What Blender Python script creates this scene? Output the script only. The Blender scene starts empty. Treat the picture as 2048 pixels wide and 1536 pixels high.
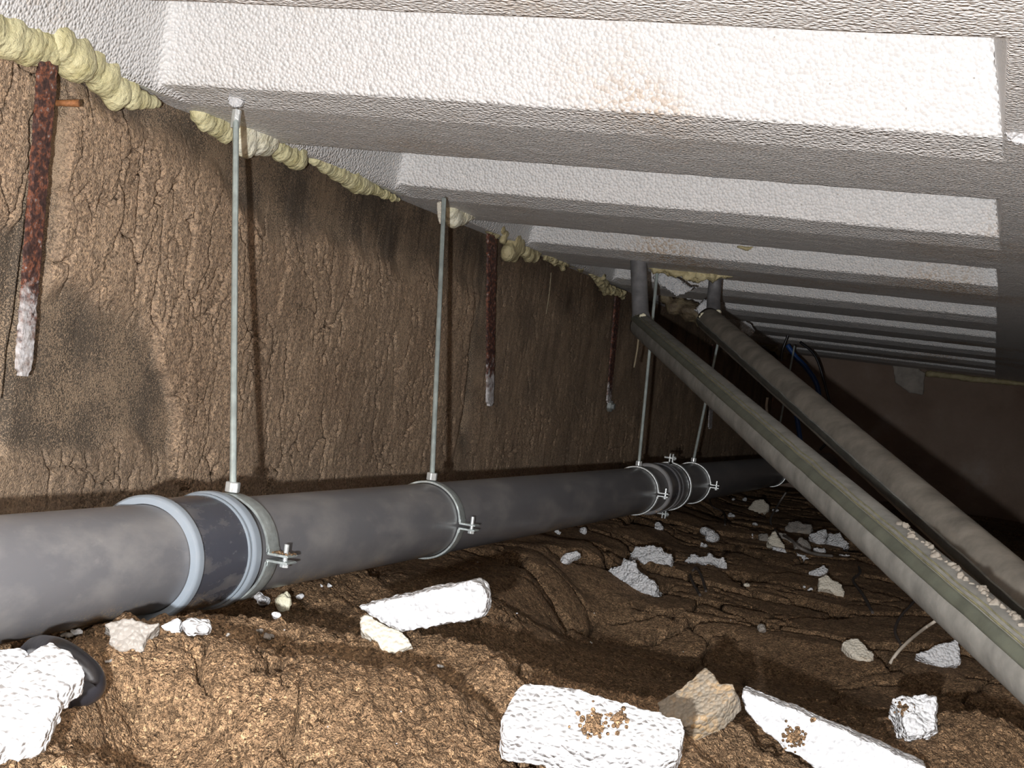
import bpy, bmesh, math, random
import numpy as np
from mathutils import Vector, Matrix
random.seed(7)
R_ = np.random.RandomState(11)

# ------------------------------------------------------------------ camera, world, lamp, exposure
F_PX = 2840.0
MC = np.array([[0.9382, 0.1246, -0.3228], [0.3206, 0.0380, 0.9465], [0.1302, -0.9915, -0.0043]])
u_, s_, v_ = np.linalg.svd(MC); MC = u_ @ v_
sc = bpy.context.scene
cam_d = bpy.data.cameras.new('camera'); cam = bpy.data.objects.new('camera', cam_d)
sc.collection.objects.link(cam); sc.camera = cam
cam_d.sensor_width = 36.0; cam_d.lens = F_PX / 2048 * 36.0; cam_d.clip_start = 0.02; cam_d.clip_end = 50
cr, cu, cb = MC[:, 0], -MC[:, 1], -MC[:, 2]
cam.matrix_world = Matrix(((cr[0], cu[0], cb[0], 0), (cr[1], cu[1], cb[1], 0), (cr[2], cu[2], cb[2], 0), (0, 0, 0, 1)))

w = bpy.data.worlds.new('world'); sc.world = w; w.use_nodes = True
w.node_tree.nodes['Background'].inputs[0].default_value = (0.9, 0.85, 0.75, 1)
w.node_tree.nodes['Background'].inputs[1].default_value = 0.0

LAMP = (-0.01, -0.22, -0.064)
ld = bpy.data.lights.new('work_light', 'POINT'); ld.energy = 215; ld.shadow_soft_size = 0.010
ld.color = (.98, .985, 1.0)
lo = bpy.data.objects.new('work_light', ld); lo.location = LAMP; sc.collection.objects.link(lo)

sc.view_settings.view_transform = 'Standard'; sc.view_settings.look = 'None'
sc.view_settings.gamma = 1; sc.view_settings.use_curve_mapping = False
sc.view_settings.exposure = 0.0

# ------------------------------------------------------------------ numpy noise
def _h(ix, iy, s=0):
    n = (ix.astype(np.int64) * 374761393 + iy.astype(np.int64) * 668265263 + s * 1442695041) & 0xffffffff
    n = ((n ^ (n >> 13)) * 1274126177) & 0xffffffff
    n = n ^ (n >> 16)
    return (n & 0xffffff) / float(0xffffff)
def pn(x, y, s=0):
    x = np.asarray(x, float); y = np.asarray(y, float)
    ix = np.floor(x); iy = np.floor(y); fx = x - ix; fy = y - iy
    ux = fx**3 * (fx * (fx * 6 - 15) + 10); uy = fy**3 * (fy * (fy * 6 - 15) + 10)
    def g(a, b):
        t = _h(ix + a, iy + b, s) * 2 * np.pi
        return np.cos(t) * (fx - a) + np.sin(t) * (fy - b)
    a = g(0, 0) * (1 - ux) + g(1, 0) * ux; b = g(0, 1) * (1 - ux) + g(1, 1) * ux
    return (a * (1 - uy) + b * uy) * 1.5
def fbm(x, y, o=4, s=0, gain=.5):
    r = 0; a = 1.; t = 0
    for i in range(o):
        r = r + a * pn(x * 2**i + i * 17.3, y * 2**i - i * 9.1, s + i); t += a; a *= gain
    return r / t
def vor(x, y, s=0):
    """distance to nearest cell border (F2-F1) and the random value of the cell"""
    x = np.asarray(x, float); y = np.asarray(y, float)
    ix = np.floor(x); iy = np.floor(y)
    f1 = np.full(x.shape, 9.); f2 = np.full(x.shape, 9.); cid = np.zeros(x.shape)
    for a in (-1, 0, 1):
        for b in (-1, 0, 1):
            cx = ix + a + _h(ix + a, iy + b, s); cy = iy + b + _h(ix + a, iy + b, s + 5)
            d = np.hypot(cx - x, cy - y); h = _h(ix + a, iy + b, s + 9)
            c = d < f1
            f2 = np.where(c, f1, np.minimum(f2, d)); cid = np.where(c, h, cid); f1 = np.where(c, d, f1)
    return f2 - f1, cid
def sst(a, b, x):
    t = np.clip((x - a) / (b - a), 0, 1); return t * t * (3 - 2 * t)
def pn3(P, sc_, s=0):
    x, y, z = P[:, 0] * sc_, P[:, 1] * sc_, P[:, 2] * sc_
    return (pn(x + .37 * z, y - .61 * z, s) + pn(y + .5 * x + 31, z - .3 * x, s + 3) + pn(z + .41 * y - 11, x + .2 * y, s + 6)) / 1.7

# ------------------------------------------------------------------ helpers
C = sc.collection
def ray(px, py):
    return MC @ np.array([(px - 1024.0) / F_PX, (py - 768.0) / F_PX, 1.0])
def on_y(px, py, y): d = ray(px, py); return d * (y / d[1])
def on_x(px, py, x): d = ray(px, py); return d * (x / d[0])
def on_z(px, py, z): d = ray(px, py); return d * (z / d[2])
def tag(o, label=None, cat=None, group=None, kind=None):
    if label: o['label'] = label
    if cat: o['category'] = cat
    if group: o['group'] = group
    if kind: o['kind'] = kind
    return o
def link(name, me, mat, parent=None, loc=None, smooth=False):
    o = bpy.data.objects.new(name, me); C.objects.link(o)
    if mat is not None and len(me.materials) == 0: me.materials.append(mat)
    if smooth: me.polygons.foreach_set('use_smooth', [True] * len(me.polygons))
    if parent is not None: o.parent = parent
    elif loc is not None: o.location = loc
    return o
def mesh_np(name, V, Fq, smooth=True):
    me = bpy.data.meshes.new(name)
    V = np.asarray(V, np.float32); Fq = np.asarray(Fq, np.int32)
    me.vertices.add(len(V)); me.vertices.foreach_set('co', V.ravel())
    k = Fq.shape[1]
    me.loops.add(Fq.size); me.loops.foreach_set('vertex_index', Fq.ravel())
    me.polygons.add(len(Fq)); me.polygons.foreach_set('loop_start', np.arange(len(Fq), dtype=np.int32) * k)
    try: me.polygons.foreach_set('loop_total', np.full(len(Fq), k, np.int32))
    except Exception: pass
    if smooth: me.polygons.foreach_set('use_smooth', np.ones(len(Fq), bool))
    me.update(calc_edges=True); me.validate()
    return me
def grid_mesh(name, P, flip=False):
    n, m = P.shape[:2]; idx = np.arange(n * m).reshape(n, m)
    q = np.stack([idx[:-1, :-1], idx[1:, :-1], idx[1:, 1:], idx[:-1, 1:]], -1).reshape(-1, 4)
    if flip: q = q[:, ::-1]
    return mesh_np(name, P.reshape(-1, 3), q)
def attr(me, name, vals):
    a = me.attributes.new(name, 'FLOAT', 'POINT'); a.data.foreach_set('value', np.asarray(vals, np.float32).ravel())
def empty(name, loc=(0, 0, 0)):
    o = bpy.data.objects.new(name, None); C.objects.link(o); o.location = loc; o.empty_display_size = .02; return o
def frame(axis, ref=None):
    a = np.array(axis, float); a /= np.linalg.norm(a)
    r = np.array(ref if ref is not None else ([0, 0, 1.] if abs(a[2]) < .9 else [1., 0, 0]), float)
    e1 = r - a * (r @ a); e1 /= np.linalg.norm(e1); e2 = np.cross(a, e1)
    return a, e1, e2
def tube_np(path, rad, seg=12, ref=None, caps=True, prof=None):
    """swept tube; rad number or list; prof(theta)->radius factor"""
    P = np.array(path, float); n = len(P); rad = np.broadcast_to(np.array(rad, float), (n,))
    T = np.gradient(P, axis=0); V = []
    th = np.arange(seg) * 2 * np.pi / seg; pf = np.ones(seg) if prof is None else np.array([prof(t) for t in th])
    e1p = None
    for i in range(n):
        a, e1, e2 = frame(T[i], ref if e1p is None else e1p); e1p = e1
        V.append(P[i] + (np.outer(np.cos(th) * pf, e1) + np.outer(np.sin(th) * pf, e2)) * rad[i])
    V = np.concatenate(V); F = []
    for i in range(n - 1):
        for j in range(seg):
            F.append((i * seg + j, i * seg + (j + 1) % seg, (i + 1) * seg + (j + 1) % seg, (i + 1) * seg + j))
    me = bpy.data.meshes.new('t'); faces = F + ([tuple(range(seg))[::-1], tuple((n - 1) * seg + j for j in range(seg))] if caps else [])
    me.from_pydata([tuple(v) for v in V], [], faces); me.update(); return me
def shade(me, flat_caps=True):
    me.polygons.foreach_set('use_smooth', [len(p.vertices) == 4 for p in me.polygons]); return me
def lathe_y(prof, x, z, seg=64, a0=0., a1=2 * math.pi):
    """surface of revolution about the axis parallel to Y through (x,z); prof = closed loop of (y, r)"""
    full = abs(a1 - a0 - 2 * math.pi) < 1e-6
    na = seg if full else seg + 1
    th = a0 + (a1 - a0) * np.arange(na) / seg; n = len(prof)
    V = [(x + r * math.cos(t), y, z + r * math.sin(t)) for t in th for (y, r) in prof]
    F = []
    for i in range(seg):
        j = (i + 1) % na
        for k in range(n):
            l = (k + 1) % n
            F.append((i * n + k, i * n + l, j * n + l, j * n + k))
    if not full: F += [tuple(range(n)), tuple((na - 1) * n + k for k in range(n))[::-1]]
    me = bpy.data.meshes.new('l'); me.from_pydata(V, [], F)
    bm = bmesh.new(); bm.from_mesh(me); bmesh.ops.recalc_face_normals(bm, faces=bm.faces)
    for f in bm.faces: f.smooth = True
    for e in bm.edges:
        if len(e.link_faces) == 2 and e.calc_face_angle(0) > 0.6: e.smooth = False
    bm.to_mesh(me); bm.free(); return me
def box_bm(bm, c, s, rot=None, bev=0.0):
    r = bmesh.ops.create_cube(bm, size=1.0); vs = r['verts']
    M_ = Matrix.Translation(Vector(c)) @ (rot.to_4x4() if rot else Matrix()) @ Matrix.Diagonal((s[0], s[1], s[2], 1))
    bmesh.ops.transform(bm, matrix=M_, verts=vs)
    if bev:
        es = list({e for v in vs for e in v.link_edges}); bmesh.ops.bevel(bm, geom=es, offset=bev, segments=2, affect='EDGES')
def cyl_bm(bm, a, b, r, seg=12, r2=None):
    a = Vector(a); b = Vector(b); d = b - a
    q = d.to_track_quat('Z', 'Y').to_matrix().to_4x4()
    bmesh.ops.create_cone(bm, cap_ends=True, segments=seg, radius1=r, radius2=r if r2 is None else r2, depth=d.length,
                          matrix=Matrix.Translation((a + b) / 2) @ q)
def bm_me(bm, name='m', smooth=False):
    bmesh.ops.recalc_face_normals(bm, faces=bm.faces)
    me = bpy.data.meshes.new(name); bm.to_mesh(me); bm.free()
    if smooth: me.polygons.foreach_set('use_smooth', [len(p.vertices) <= 4 for p in me.polygons])
    return me
def remesh(me, vox, smooth_it=0):
    """voxel remesh a closed mesh into an even skin"""
    o = bpy.data.objects.new('tmp', me); C.objects.link(o)
    m = o.modifiers.new('r', 'REMESH'); m.mode = 'VOXEL'; m.voxel_size = vox
    if smooth_it:
        s = o.modifiers.new('s', 'SMOOTH'); s.iterations = smooth_it; s.factor = .5
    dg = bpy.context.evaluated_depsgraph_get(); dg.update()
    new = bpy.data.meshes.new_from_object(o.evaluated_get(dg)); bpy.data.objects.remove(o); bpy.data.meshes.remove(me)
    return new
def roughen(me, amps, seed=0):
    n = len(me.vertices); co = np.empty(n * 3, np.float32); me.vertices.foreach_get('co', co); co = co.reshape(-1, 3).astype(float)
    no = np.empty(n * 3, np.float32); me.vertex_normals.foreach_get('vector', no); no = no.reshape(-1, 3)
    d = np.zeros(n)
    for (a, s) in amps: d += a * pn3(co + seed * 1.7, s, seed)
    co += no * d[:, None]; me.vertices.foreach_set('co', co.astype(np.float32).ravel()); me.update()
    me.polygons.foreach_set('use_smooth', np.ones(len(me.polygons), bool)); return me

# ------------------------------------------------------------------ materials
def nmat(name):
    m = bpy.data.materials.new(name); m.use_nodes = True; nt = m.node_tree
    b = nt.nodes['Principled BSDF']; return m, nt, b
def N(nt, t, **k):
    n = nt.nodes.new(t)
    for a, v in k.items():
        if a in n.inputs: n.inputs[a].default_value = v
        else: setattr(n, a, v)
    return n
def L(nt, a, b): nt.links.new(a, b)
def coord(nt): return N(nt, 'ShaderNodeTexCoord').outputs['Object']
def ramp(nt, fac, stops):
    r = N(nt, 'ShaderNodeValToRGB'); e = r.color_ramp.elements
    while len(e) < len(stops): e.new(.5)
    for i, (p, c) in enumerate(stops):
        e[i].position = p; e[i].color = (*c, 1) if len(c) == 3 else c
    L(nt, fac, r.inputs[0]); return r.outputs[0]
def mix(nt, fac, a, b, t='MIX'):
    m = N(nt, 'ShaderNodeMix', data_type='RGBA', blend_type=t)
    for i, v in ((0, fac), (6, a), (7, b)):
        if hasattr(v, 'links') or hasattr(v, 'is_linked'): L(nt, v, m.inputs[i])
        else: m.inputs[i].default_value = v if not isinstance(v, tuple) else (*v, 1)
    return m.outputs[2]
def mth(nt, op, a, b=None, clamp=False):
    m = N(nt, 'ShaderNodeMath', operation=op, use_clamp=clamp)
    for i, v in ((0, a), (1, b)):
        if v is None: continue
        if hasattr(v, 'is_linked'): L(nt, v, m.inputs[i])
        else: m.inputs[i].default_value = v
    return m.outputs[0]
def bump(nt, h, dist, strength=1.0, prev=None):
    b = N(nt, 'ShaderNodeBump'); b.inputs['Distance'].default_value = dist; b.inputs['Strength'].default_value = strength
    L(nt, h, b.inputs['Height'])
    if prev is not None: L(nt, prev, b.inputs['Normal'])
    return b.outputs[0]
def noise(nt, co, scale, detail=2, rough=.5, out='Fac'):
    n = N(nt, 'ShaderNodeTexNoise'); n.inputs['Scale'].default_value = scale; n.inputs['Detail'].default_value = detail
    n.inputs['Roughness'].default_value = rough; L(nt, co, n.inputs['Vector']); return n.outputs[out]
def voro(nt, co, scale, out='Distance', feature='F1'):
    n = N(nt, 'ShaderNodeTexVoronoi', feature=feature); n.inputs['Scale'].default_value = scale; L(nt, co, n.inputs['Vector']); return n.outputs[out]

def eps_mat(name, base, bead, bump_d, dirt=0.0, stain=(0.42, 0.28, 0.14), rough=.5, spec=.3, dirt_scale=2.2, thr=.56, dust=None):
    m, nt, b = nmat(name); co = coord(nt)
    d = voro(nt, co, bead); h = mth(nt, 'SUBTRACT', 1.0, mth(nt, 'MULTIPLY', d, 1.3))
    cell = voro(nt, co, bead, 'Color')
    sep = N(nt, 'ShaderNodeSeparateColor'); L(nt, cell, sep.inputs[0])
    col = mix(nt, mth(nt, 'MULTIPLY', sep.outputs[0], .14), base, tuple(c * .80 for c in base))
    if dust: col = mix(nt, ramp(nt, noise(nt, co, 3.5, 4, .6), [(.35, (0, 0, 0)), (.75, (1, 1, 1))]), col, dust)
    if dirt:
        region = ramp(nt, noise(nt, co, dirt_scale, 3, .55), [(thr, (0, 0, 0)), (thr + .14, (1, 1, 1))])
        grit = ramp(nt, mth(nt, 'ADD', mth(nt, 'MULTIPLY', sep.outputs[1], .6), mth(nt, 'MULTIPLY', noise(nt, co, 300, 1), .4)), [(.5, (0, 0, 0)), (.62, (1, 1, 1))])
        f = mth(nt, 'MULTIPLY', mth(nt, 'MULTIPLY', region, grit), dirt)
        col = mix(nt, f, col, stain)
        col = mix(nt, mth(nt, 'MULTIPLY', region, dirt * .3), col, tuple(.5 * (a + c) for a, c in zip(base, stain)))
        dots = ramp(nt, voro(nt, co, 40), [(.045, (1, 1, 1)), (.06, (0, 0, 0))])
        col = mix(nt, mth(nt, 'MULTIPLY', dots, .5), col, (.2, .15, .1))
    L(nt, col, b.inputs['Base Color'])
    b.inputs['Roughness'].default_value = rough; b.inputs['Specular IOR Level'].default_value = spec
    n1 = bump(nt, h, bump_d, .9)
    n2 = bump(nt, noise(nt, co, 60, 2), bump_d * .7, .4, n1)
    L(nt, n2, b.inputs['Normal']); return m
M = {}
M['eps_ceiling'] = eps_mat('ceiling_polystyrene', (.79, .79, .785), 190, .0030, .8, stain=(.48, .32, .17), rough=.42, spec=.35, dirt_scale=1.7, thr=.56)
M['eps_white'] = eps_mat('white_polystyrene', (.63, .64, .655), 190, .0036, .35, thr=.62, dirt_scale=6)
M['eps_cream'] = eps_mat('cream_polystyrene', (.62, .58, .49), 210, .0018, .7, thr=.5, dirt_scale=7)
M['eps_grey'] = eps_mat('dusty_polystyrene', (.27, .25, .225), 210, .0018, .6, thr=.5, dirt_scale=7)
M['eps_tan'] = eps_mat('sandy_polystyrene', (.25, .22, .175), 210, .0018, .9, thr=.45, dirt_scale=9)

def foam_mat(name, a, b_):
    m, nt, b = nmat(name); co = coord(nt)
    f = noise(nt, co, 22, 4, .6)
    col = ramp(nt, f, [(.3, a), (.62, b_)])
    L(nt, col, b.inputs['Base Color']); b.inputs['Roughness'].default_value = .5; b.inputs['Specular IOR Level'].default_value = .35
    wv = N(nt, 'ShaderNodeTexWave', wave_type='BANDS', bands_direction='Y'); wv.inputs['Scale'].default_value = 30; wv.inputs['Distortion'].default_value = 6
    wv.inputs['Detail'].default_value = 2; L(nt, co, wv.inputs['Vector'])
    n = bump(nt, wv.outputs['Fac'], .0012, .4); n = bump(nt, noise(nt, co, 100, 4, .6), .006, .8, n)
    L(nt, n, b.inputs['Normal']); return m
M['foam'] = foam_mat('yellow_foam', (.52, .47, .23), (.72, .68, .42))
M['foam_old'] = foam_mat('aged_foam', (.36, .30, .16), (.56, .50, .30))
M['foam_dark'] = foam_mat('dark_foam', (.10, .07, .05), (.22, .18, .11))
M['foam_pale'] = foam_mat('pale_foam', (.72, .68, .45), (.82, .80, .66))

# sand
m, nt, b = nmat('sand'); co = coord(nt)
big = noise(nt, co, 2.3, 4, .55); g1 = voro(nt, co, 330, 'Color'); sp = N(nt, 'ShaderNodeSeparateColor'); L(nt, g1, sp.inputs[0])
fine = noise(nt, co, 420, 2, .6)
col = ramp(nt, big, [(.3, (.235, .152, .086)), (.7, (.37, .25, .15))])
col = mix(nt, 1.0, col, ramp(nt, sp.outputs[0], [(.0, (.45, .42, .38)), (.35, (.9, .88, .85)), (.8, (1.15, 1.1, 1.05)), (1., (1.9, 1.85, 1.75))]), 'MULTIPLY')
col = mix(nt, 1.0, col, ramp(nt, fine, [(.3, (.7, .7, .7)), (.7, (1.3, 1.3, 1.3))]), 'MULTIPLY')
col = mix(nt, 1.0, col, ramp(nt, noise(nt, co, 75, 4, .65), [(.34, (.62, .60, .58)), (.58, (1.08, 1.08, 1.08))]), 'MULTIPLY')
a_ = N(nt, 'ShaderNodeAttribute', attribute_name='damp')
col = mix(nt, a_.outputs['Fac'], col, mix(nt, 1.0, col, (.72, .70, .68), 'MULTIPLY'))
a3 = N(nt, 'ShaderNodeAttribute', attribute_name='crack_shade')
col = mix(nt, a3.outputs['Fac'], col, mix(nt, 1.0, col, (.16, .15, .14), 'MULTIPLY'))  # soil cracks: shade painted in as near-black colour
L(nt, col, b.inputs['Base Color']); b.inputs['Roughness'].default_value = .85; b.inputs['Specular IOR Level'].default_value = .25
n = bump(nt, noise(nt, co, 110, 3, .6), .009, .8); n = bump(nt, noise(nt, co, 260, 3, .7), .006, 1.0, n); n = bump(nt, voro(nt, co, 380), .0030, 1.0, n)
L(nt, n, b.inputs['Normal']); M['sand'] = m

# foundation wall
m, nt, b = nmat('foundation_render'); co = coord(nt)
a_ = N(nt, 'ShaderNodeAttribute', attribute_name='crust'); a2 = N(nt, 'ShaderNodeAttribute', attribute_name='damp')
mp = N(nt, 'ShaderNodeMapping'); mp.inputs['Scale'].default_value = (1, 1, .16); L(nt, co, mp.inputs['Vector'])
g = voro(nt, co, 300, 'Color'); sp = N(nt, 'ShaderNodeSeparateColor'); L(nt, g, sp.inputs[0])
cr_ = ramp(nt, noise(nt, co, 5, 5, .6), [(.3, (.37, .262, .18)), (.7, (.53, .39, .275))])
cr_ = mix(nt, 1.0, cr_, ramp(nt, sp.outputs[0], [(0, (.5, .48, .45)), (.4, (.95, .95, .95)), (1, (1.5, 1.45, 1.35))]), 'MULTIPLY')
sm = ramp(nt, noise(nt, mp.outputs[0], 18, 5, .6), [(.3, (.105, .083, .062)), (.7, (.20, .16, .122))])
sprk = ramp(nt, mth(nt, 'ADD', sp.outputs[1], mth(nt, 'MULTIPLY', noise(nt, co, 7, 3), .45)), [(1.08, (0, 0, 0)), (1.12, (1, 1, 1))])
sprk2 = ramp(nt, mth(nt, 'ADD', mth(nt, 'MULTIPLY', noise(nt, co, 420, 2, .7), .8), mth(nt, 'MULTIPLY', noise(nt, co, 7, 3), .55)), [(.64, (0, 0, 0)), (.72, (1, 1, 1))])
sm = mix(nt, mth(nt, 'MULTIPLY', sprk2, .85), sm, (.50, .37, .25))
col = mix(nt, a_.outputs['Fac'], sm, cr_)
col = mix(nt, a2.outputs['Fac'], col, mix(nt, 1.0, col, (.50, .48, .46), 'MULTIPLY'))
L(nt, col, b.inputs['Base Color']); b.inputs['Roughness'].default_value = .8; b.inputs['Specular IOR Level'].default_value = .3
n = bump(nt, noise(nt, mp.outputs[0], 70, 4, .6), .002, .6); n = bump(nt, noise(nt, co, 330, 3, .75), .0035, 1.0, n); n = bump(nt, voro(nt, co, 420), .0018, .8, n)
L(nt, n, b.inputs['Normal']); M['wall'] = m

m, nt, b = nmat('far_masonry'); co = coord(nt)
col = ramp(nt, noise(nt, co, 2.2, 5, .6), [(.3, (.19, .13, .095)), (.6, (.28, .21, .165)), (.85, (.45, .41, .37))])
L(nt, col, b.inputs['Base Color']); b.inputs['Roughness'].default_value = .9
L(nt, bump(nt, noise(nt, co, 30, 4), .01, .6), b.inputs['Normal']); M['far'] = m
def simple(name, c, rough=.6, metal=0., ns=30, var=.25, bd=.001, spec=.5):
    m, nt, b = nmat(name); co = coord(nt)
    col = ramp(nt, noise(nt, co, ns, 4, .6), [(.3, tuple(x * (1 - var) for x in c)), (.7, tuple(min(1, x * (1 + var)) for x in c))])
    L(nt, col, b.inputs['Base Color']); b.inputs['Roughness'].default_value = rough; b.inputs['Metallic'].default_value = metal
    b.inputs['Specular IOR Level'].default_value = spec
    L(nt, bump(nt, noise(nt, co, ns * 4, 3), bd, .5), b.inputs['Normal']); return m
def pvc(name, c, dustc, amt, rough=.38, gritn=False):
    m, nt, b = nmat(name); co = coord(nt)
    mp = N(nt, 'ShaderNodeMapping'); mp.inputs['Scale'].default_value = (1, .45, 1); mp.inputs['Rotation'].default_value = (0.3, 0, .4); L(nt, co, mp.inputs['Vector'])
    d = ramp(nt, noise(nt, mp.outputs[0], 14, 6, .62), [(.47, (0, 0, 0)), (.78, (1, 1, 1))])
    scr = ramp(nt, noise(nt, mp.outputs[0], 60, 4, .7), [(.60, (0, 0, 0)), (.74, (1, 1, 1))])
    f = mth(nt, 'ADD', mth(nt, 'MULTIPLY', d, amt), mth(nt, 'MULTIPLY', scr, amt * .35), True)
    col = mix(nt, f, c, dustc)
    sx = N(nt, 'ShaderNodeSeparateXYZ'); L(nt, co, sx.inputs[0])
    low = ramp(nt, mth(nt, 'MULTIPLY', sx.outputs[2], -1.0), [(.29, (0, 0, 0)), (.315, (1, 1, 1))])
    grit = ramp(nt, mth(nt, 'ADD', mth(nt, 'MULTIPLY', noise(nt, co, 9, 3), .6), mth(nt, 'MULTIPLY', noise(nt, co, 350, 2), .5)), [(.60, (0, 0, 0)), (.66, (1, 1, 1))])
    col = mix(nt, mth(nt, 'MULTIPLY', low, grit), col, (.5, .36, .2))
    L(nt, col, b.inputs['Base Color']); r = ramp(nt, f, [(0, (rough,) * 3), (1, (.75,) * 3)]); L(nt, r, b.inputs['Roughness'])
    L(nt, bump(nt, noise(nt, co, 45, 3), .0008, .4), b.inputs['Normal']); return m
M['pvc'] = pvc('grey_pvc', (.165, .165, .175), (.42, .40, .37), .55)
M['pvc_dark'] = pvc('coupling_pvc', (.07, .074, .092), (.36, .33, .29), .75, .25)
M['rim'] = pvc('rim_pvc', (.25, .29, .33), (.36, .38, .40), .35, .35)
M['zinc'] = simple('zinc_steel', (.74, .78, .78), .32, .6, 60, .15)
M['zinc_dull'] = simple('dull_zinc', (.50, .55, .54), .40, .6, 60, .3)
M['rod'] = simple('threaded_zinc', (.66, .76, .74), .34, .6, 40, .2)
# rusty strips
m, nt, b = nmat('rusted_steel'); co = coord(nt)
sx = N(nt, 'ShaderNodeSeparateXYZ'); L(nt, co, sx.inputs[0])
rz = ramp(nt, noise(nt, co, 90, 5, .65), [(.35, (.040, .022, .020)), (.50, (.085, .042, .035)), (.57, (.26, .09, .045)), (.61, (.16, .085, .07)), (.68, (.42, .37, .35))])
wh = ramp(nt, noise(nt, co, 70, 4, .6), [(.3, (.30, .24, .21)), (.5, (.62, .60, .60)), (.8, (.74, .74, .76))])
f = mth(nt, 'ADD', mth(nt, 'MULTIPLY', sx.outputs[2], -5.5), mth(nt, 'MULTIPLY', noise(nt, co, 40, 5, .7), 1.7))
f = ramp(nt, f, [(.72, (0, 0, 0)), (1.0, (1, 1, 1))])
L(nt, mix(nt, f, rz, wh), b.inputs['Base Color']); b.inputs['Roughness'].default_value = .6
L(nt, bump(nt, noise(nt, co, 150, 4), .003, .9), b.inputs['Normal']); M['rust'] = m
M['lag'] = simple('dusty_lagging', (.195, .192, .175), .8, 0, 26, .28, .0012, .25)
M['lag_b'] = simple('brown_dusty_lagging', (.205, .185, .155), .8, 0, 18, .33, .0012, .25)
M['olive'] = simple('olive_channel', (.085, .092, .070), .5, 0, 30, .25, .0008)
M['olive_dark'] = simple('dark_channel', (.055, .056, .048), .5, 0, 30, .3, .0008)
M['seam'] = simple('yellowed_seam', (.21, .20, .12), .6, 0, 60, .35, .002)
M['riser'] = simple('dull_grey_pipe', (.15, .15, .155), .55, 0, 30, .3)
M['black'] = simple('black_plastic', (.016, .016, .020), .3, 0, 30, .4)
M['blue'] = simple('blue_sheath', (.02, .08, .28), .4, 0, 30, .2)
M['cable'] = simple('grey_beige_cable', (.52, .46, .38), .5, 0, 30, .15)
M['cable_dark'] = simple('dark_root', (.045, .035, .03), .7, 0, 50, .4)
M['cable_grey'] = simple('grey_cable', (.22, .20, .18), .6, 0, 50, .3)
M['nail'] = simple('rusty_nail', (.34, .15, .06), .7, .3, 200, .4)
M['mortar'] = simple('pale_mortar', (.40, .37, .33), .9, 0, 20, .25, .003)
M['leak'] = simple('dried_drip', (.24, .20, .13), .7, 0, 60, .3)

# ------------------------------------------------------------------ layout numbers (metres, camera at the origin)
WX = -1.28; H = 0.3544; Y0 = 1.0093; PER = 0.8905; PX, PZ, PR = -0.898, -0.261, 0.0625; YFAR = 8.55; XR = 1.45; YB = -1.2

# ------------------------------------------------------------------ ground
def gb(x, y, cx, cy, a, rx, ry, ang=0.):
    c, s = math.cos(ang), math.sin(ang); dx = x - cx; dy = y - cy
    u = (dx * c + dy * s) / rx; v = (-dx * s + dy * c) / ry
    return a * np.exp(-(u * u + v * v))
BUMPS = []
def B(px, py, a, rx, ry, ang=0., z=-.35):
    p = on_z(px, py, z); BUMPS.append((p[0], p[1], a, rx, ry, ang))
RIDGES = []
def ridge(pts, z, a, w_near, w_far):
    P_ = np.array([on_z(px, py, z)[:2] for px, py in pts]); RIDGES.append((P_, a, w_near, w_far))
def ridge_h(x, y, P_, a, wn, wf):
    best = np.full(np.shape(x), 9.); side = np.zeros(np.shape(x))
    for i in range(len(P_) - 1):
        p, q_ = P_[i], P_[i + 1]; d = q_ - p; l2 = d @ d
        t = np.clip(((x - p[0]) * d[0] + (y - p[1]) * d[1]) / l2, 0, 1)
        dx = x - p[0] - t * d[0]; dy = y - p[1] - t * d[1]; r_ = np.hypot(dx, dy)
        c = r_ < best; best = np.where(c, r_, best); side = np.where(c, dy, side)
    w_ = np.where(side > 0, wf, wn); return a * np.exp(-(best / w_)**2)
# crest behind the foreground sand, then the nearer wavy crest
ridge([(215, 1330), (300, 1292), (420, 1282), (560, 1288), (720, 1306), (860, 1300), (965, 1292)], -.33, .045, .09, .05)
ridge([(100, 1490), (180, 1400), (330, 1376), (470, 1392), (560, 1384), (640, 1410), (730, 1432), (800, 1432), (880, 1396), (985, 1384)], -.33, .065, .10, .035)
ridge([(985, 1372), (1080, 1380), (1250, 1420), (1400, 1400)], -.345, .045, .10, .06)
ridge([(1500, 1365), (1620, 1345), (1760, 1325), (1850, 1330)], -.345, .030, .10, .05)
ridge([(1850, 1430), (1920, 1360), (2048, 1340)], -.34, .045, .12, .08)
ridge([(620, 1175), (690, 1150), (720, 1160)], -.345, .022, .05, .04)
# dips
B(740, 1378, -.060, .16, .055, .45, -.33); B(560, 1350, -.03, .07, .05, .2, -.33); B(640, 1268, -.045, .15, .05, .4, -.34); B(420, 1330, -.03, .10, .03, .3, -.33); B(40, 1525, -.05, .14, .06); B(300, 1500, -.03, .10, .05)
B(2020, 1440, .05, .12, .10); B(1600, 1500, -.03, .14, .07); B(1180, 1500, -.03, .12, .05); B(560, 1510, .02, .05, .05); B(420, 1470, .02, .05, .05)
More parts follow.
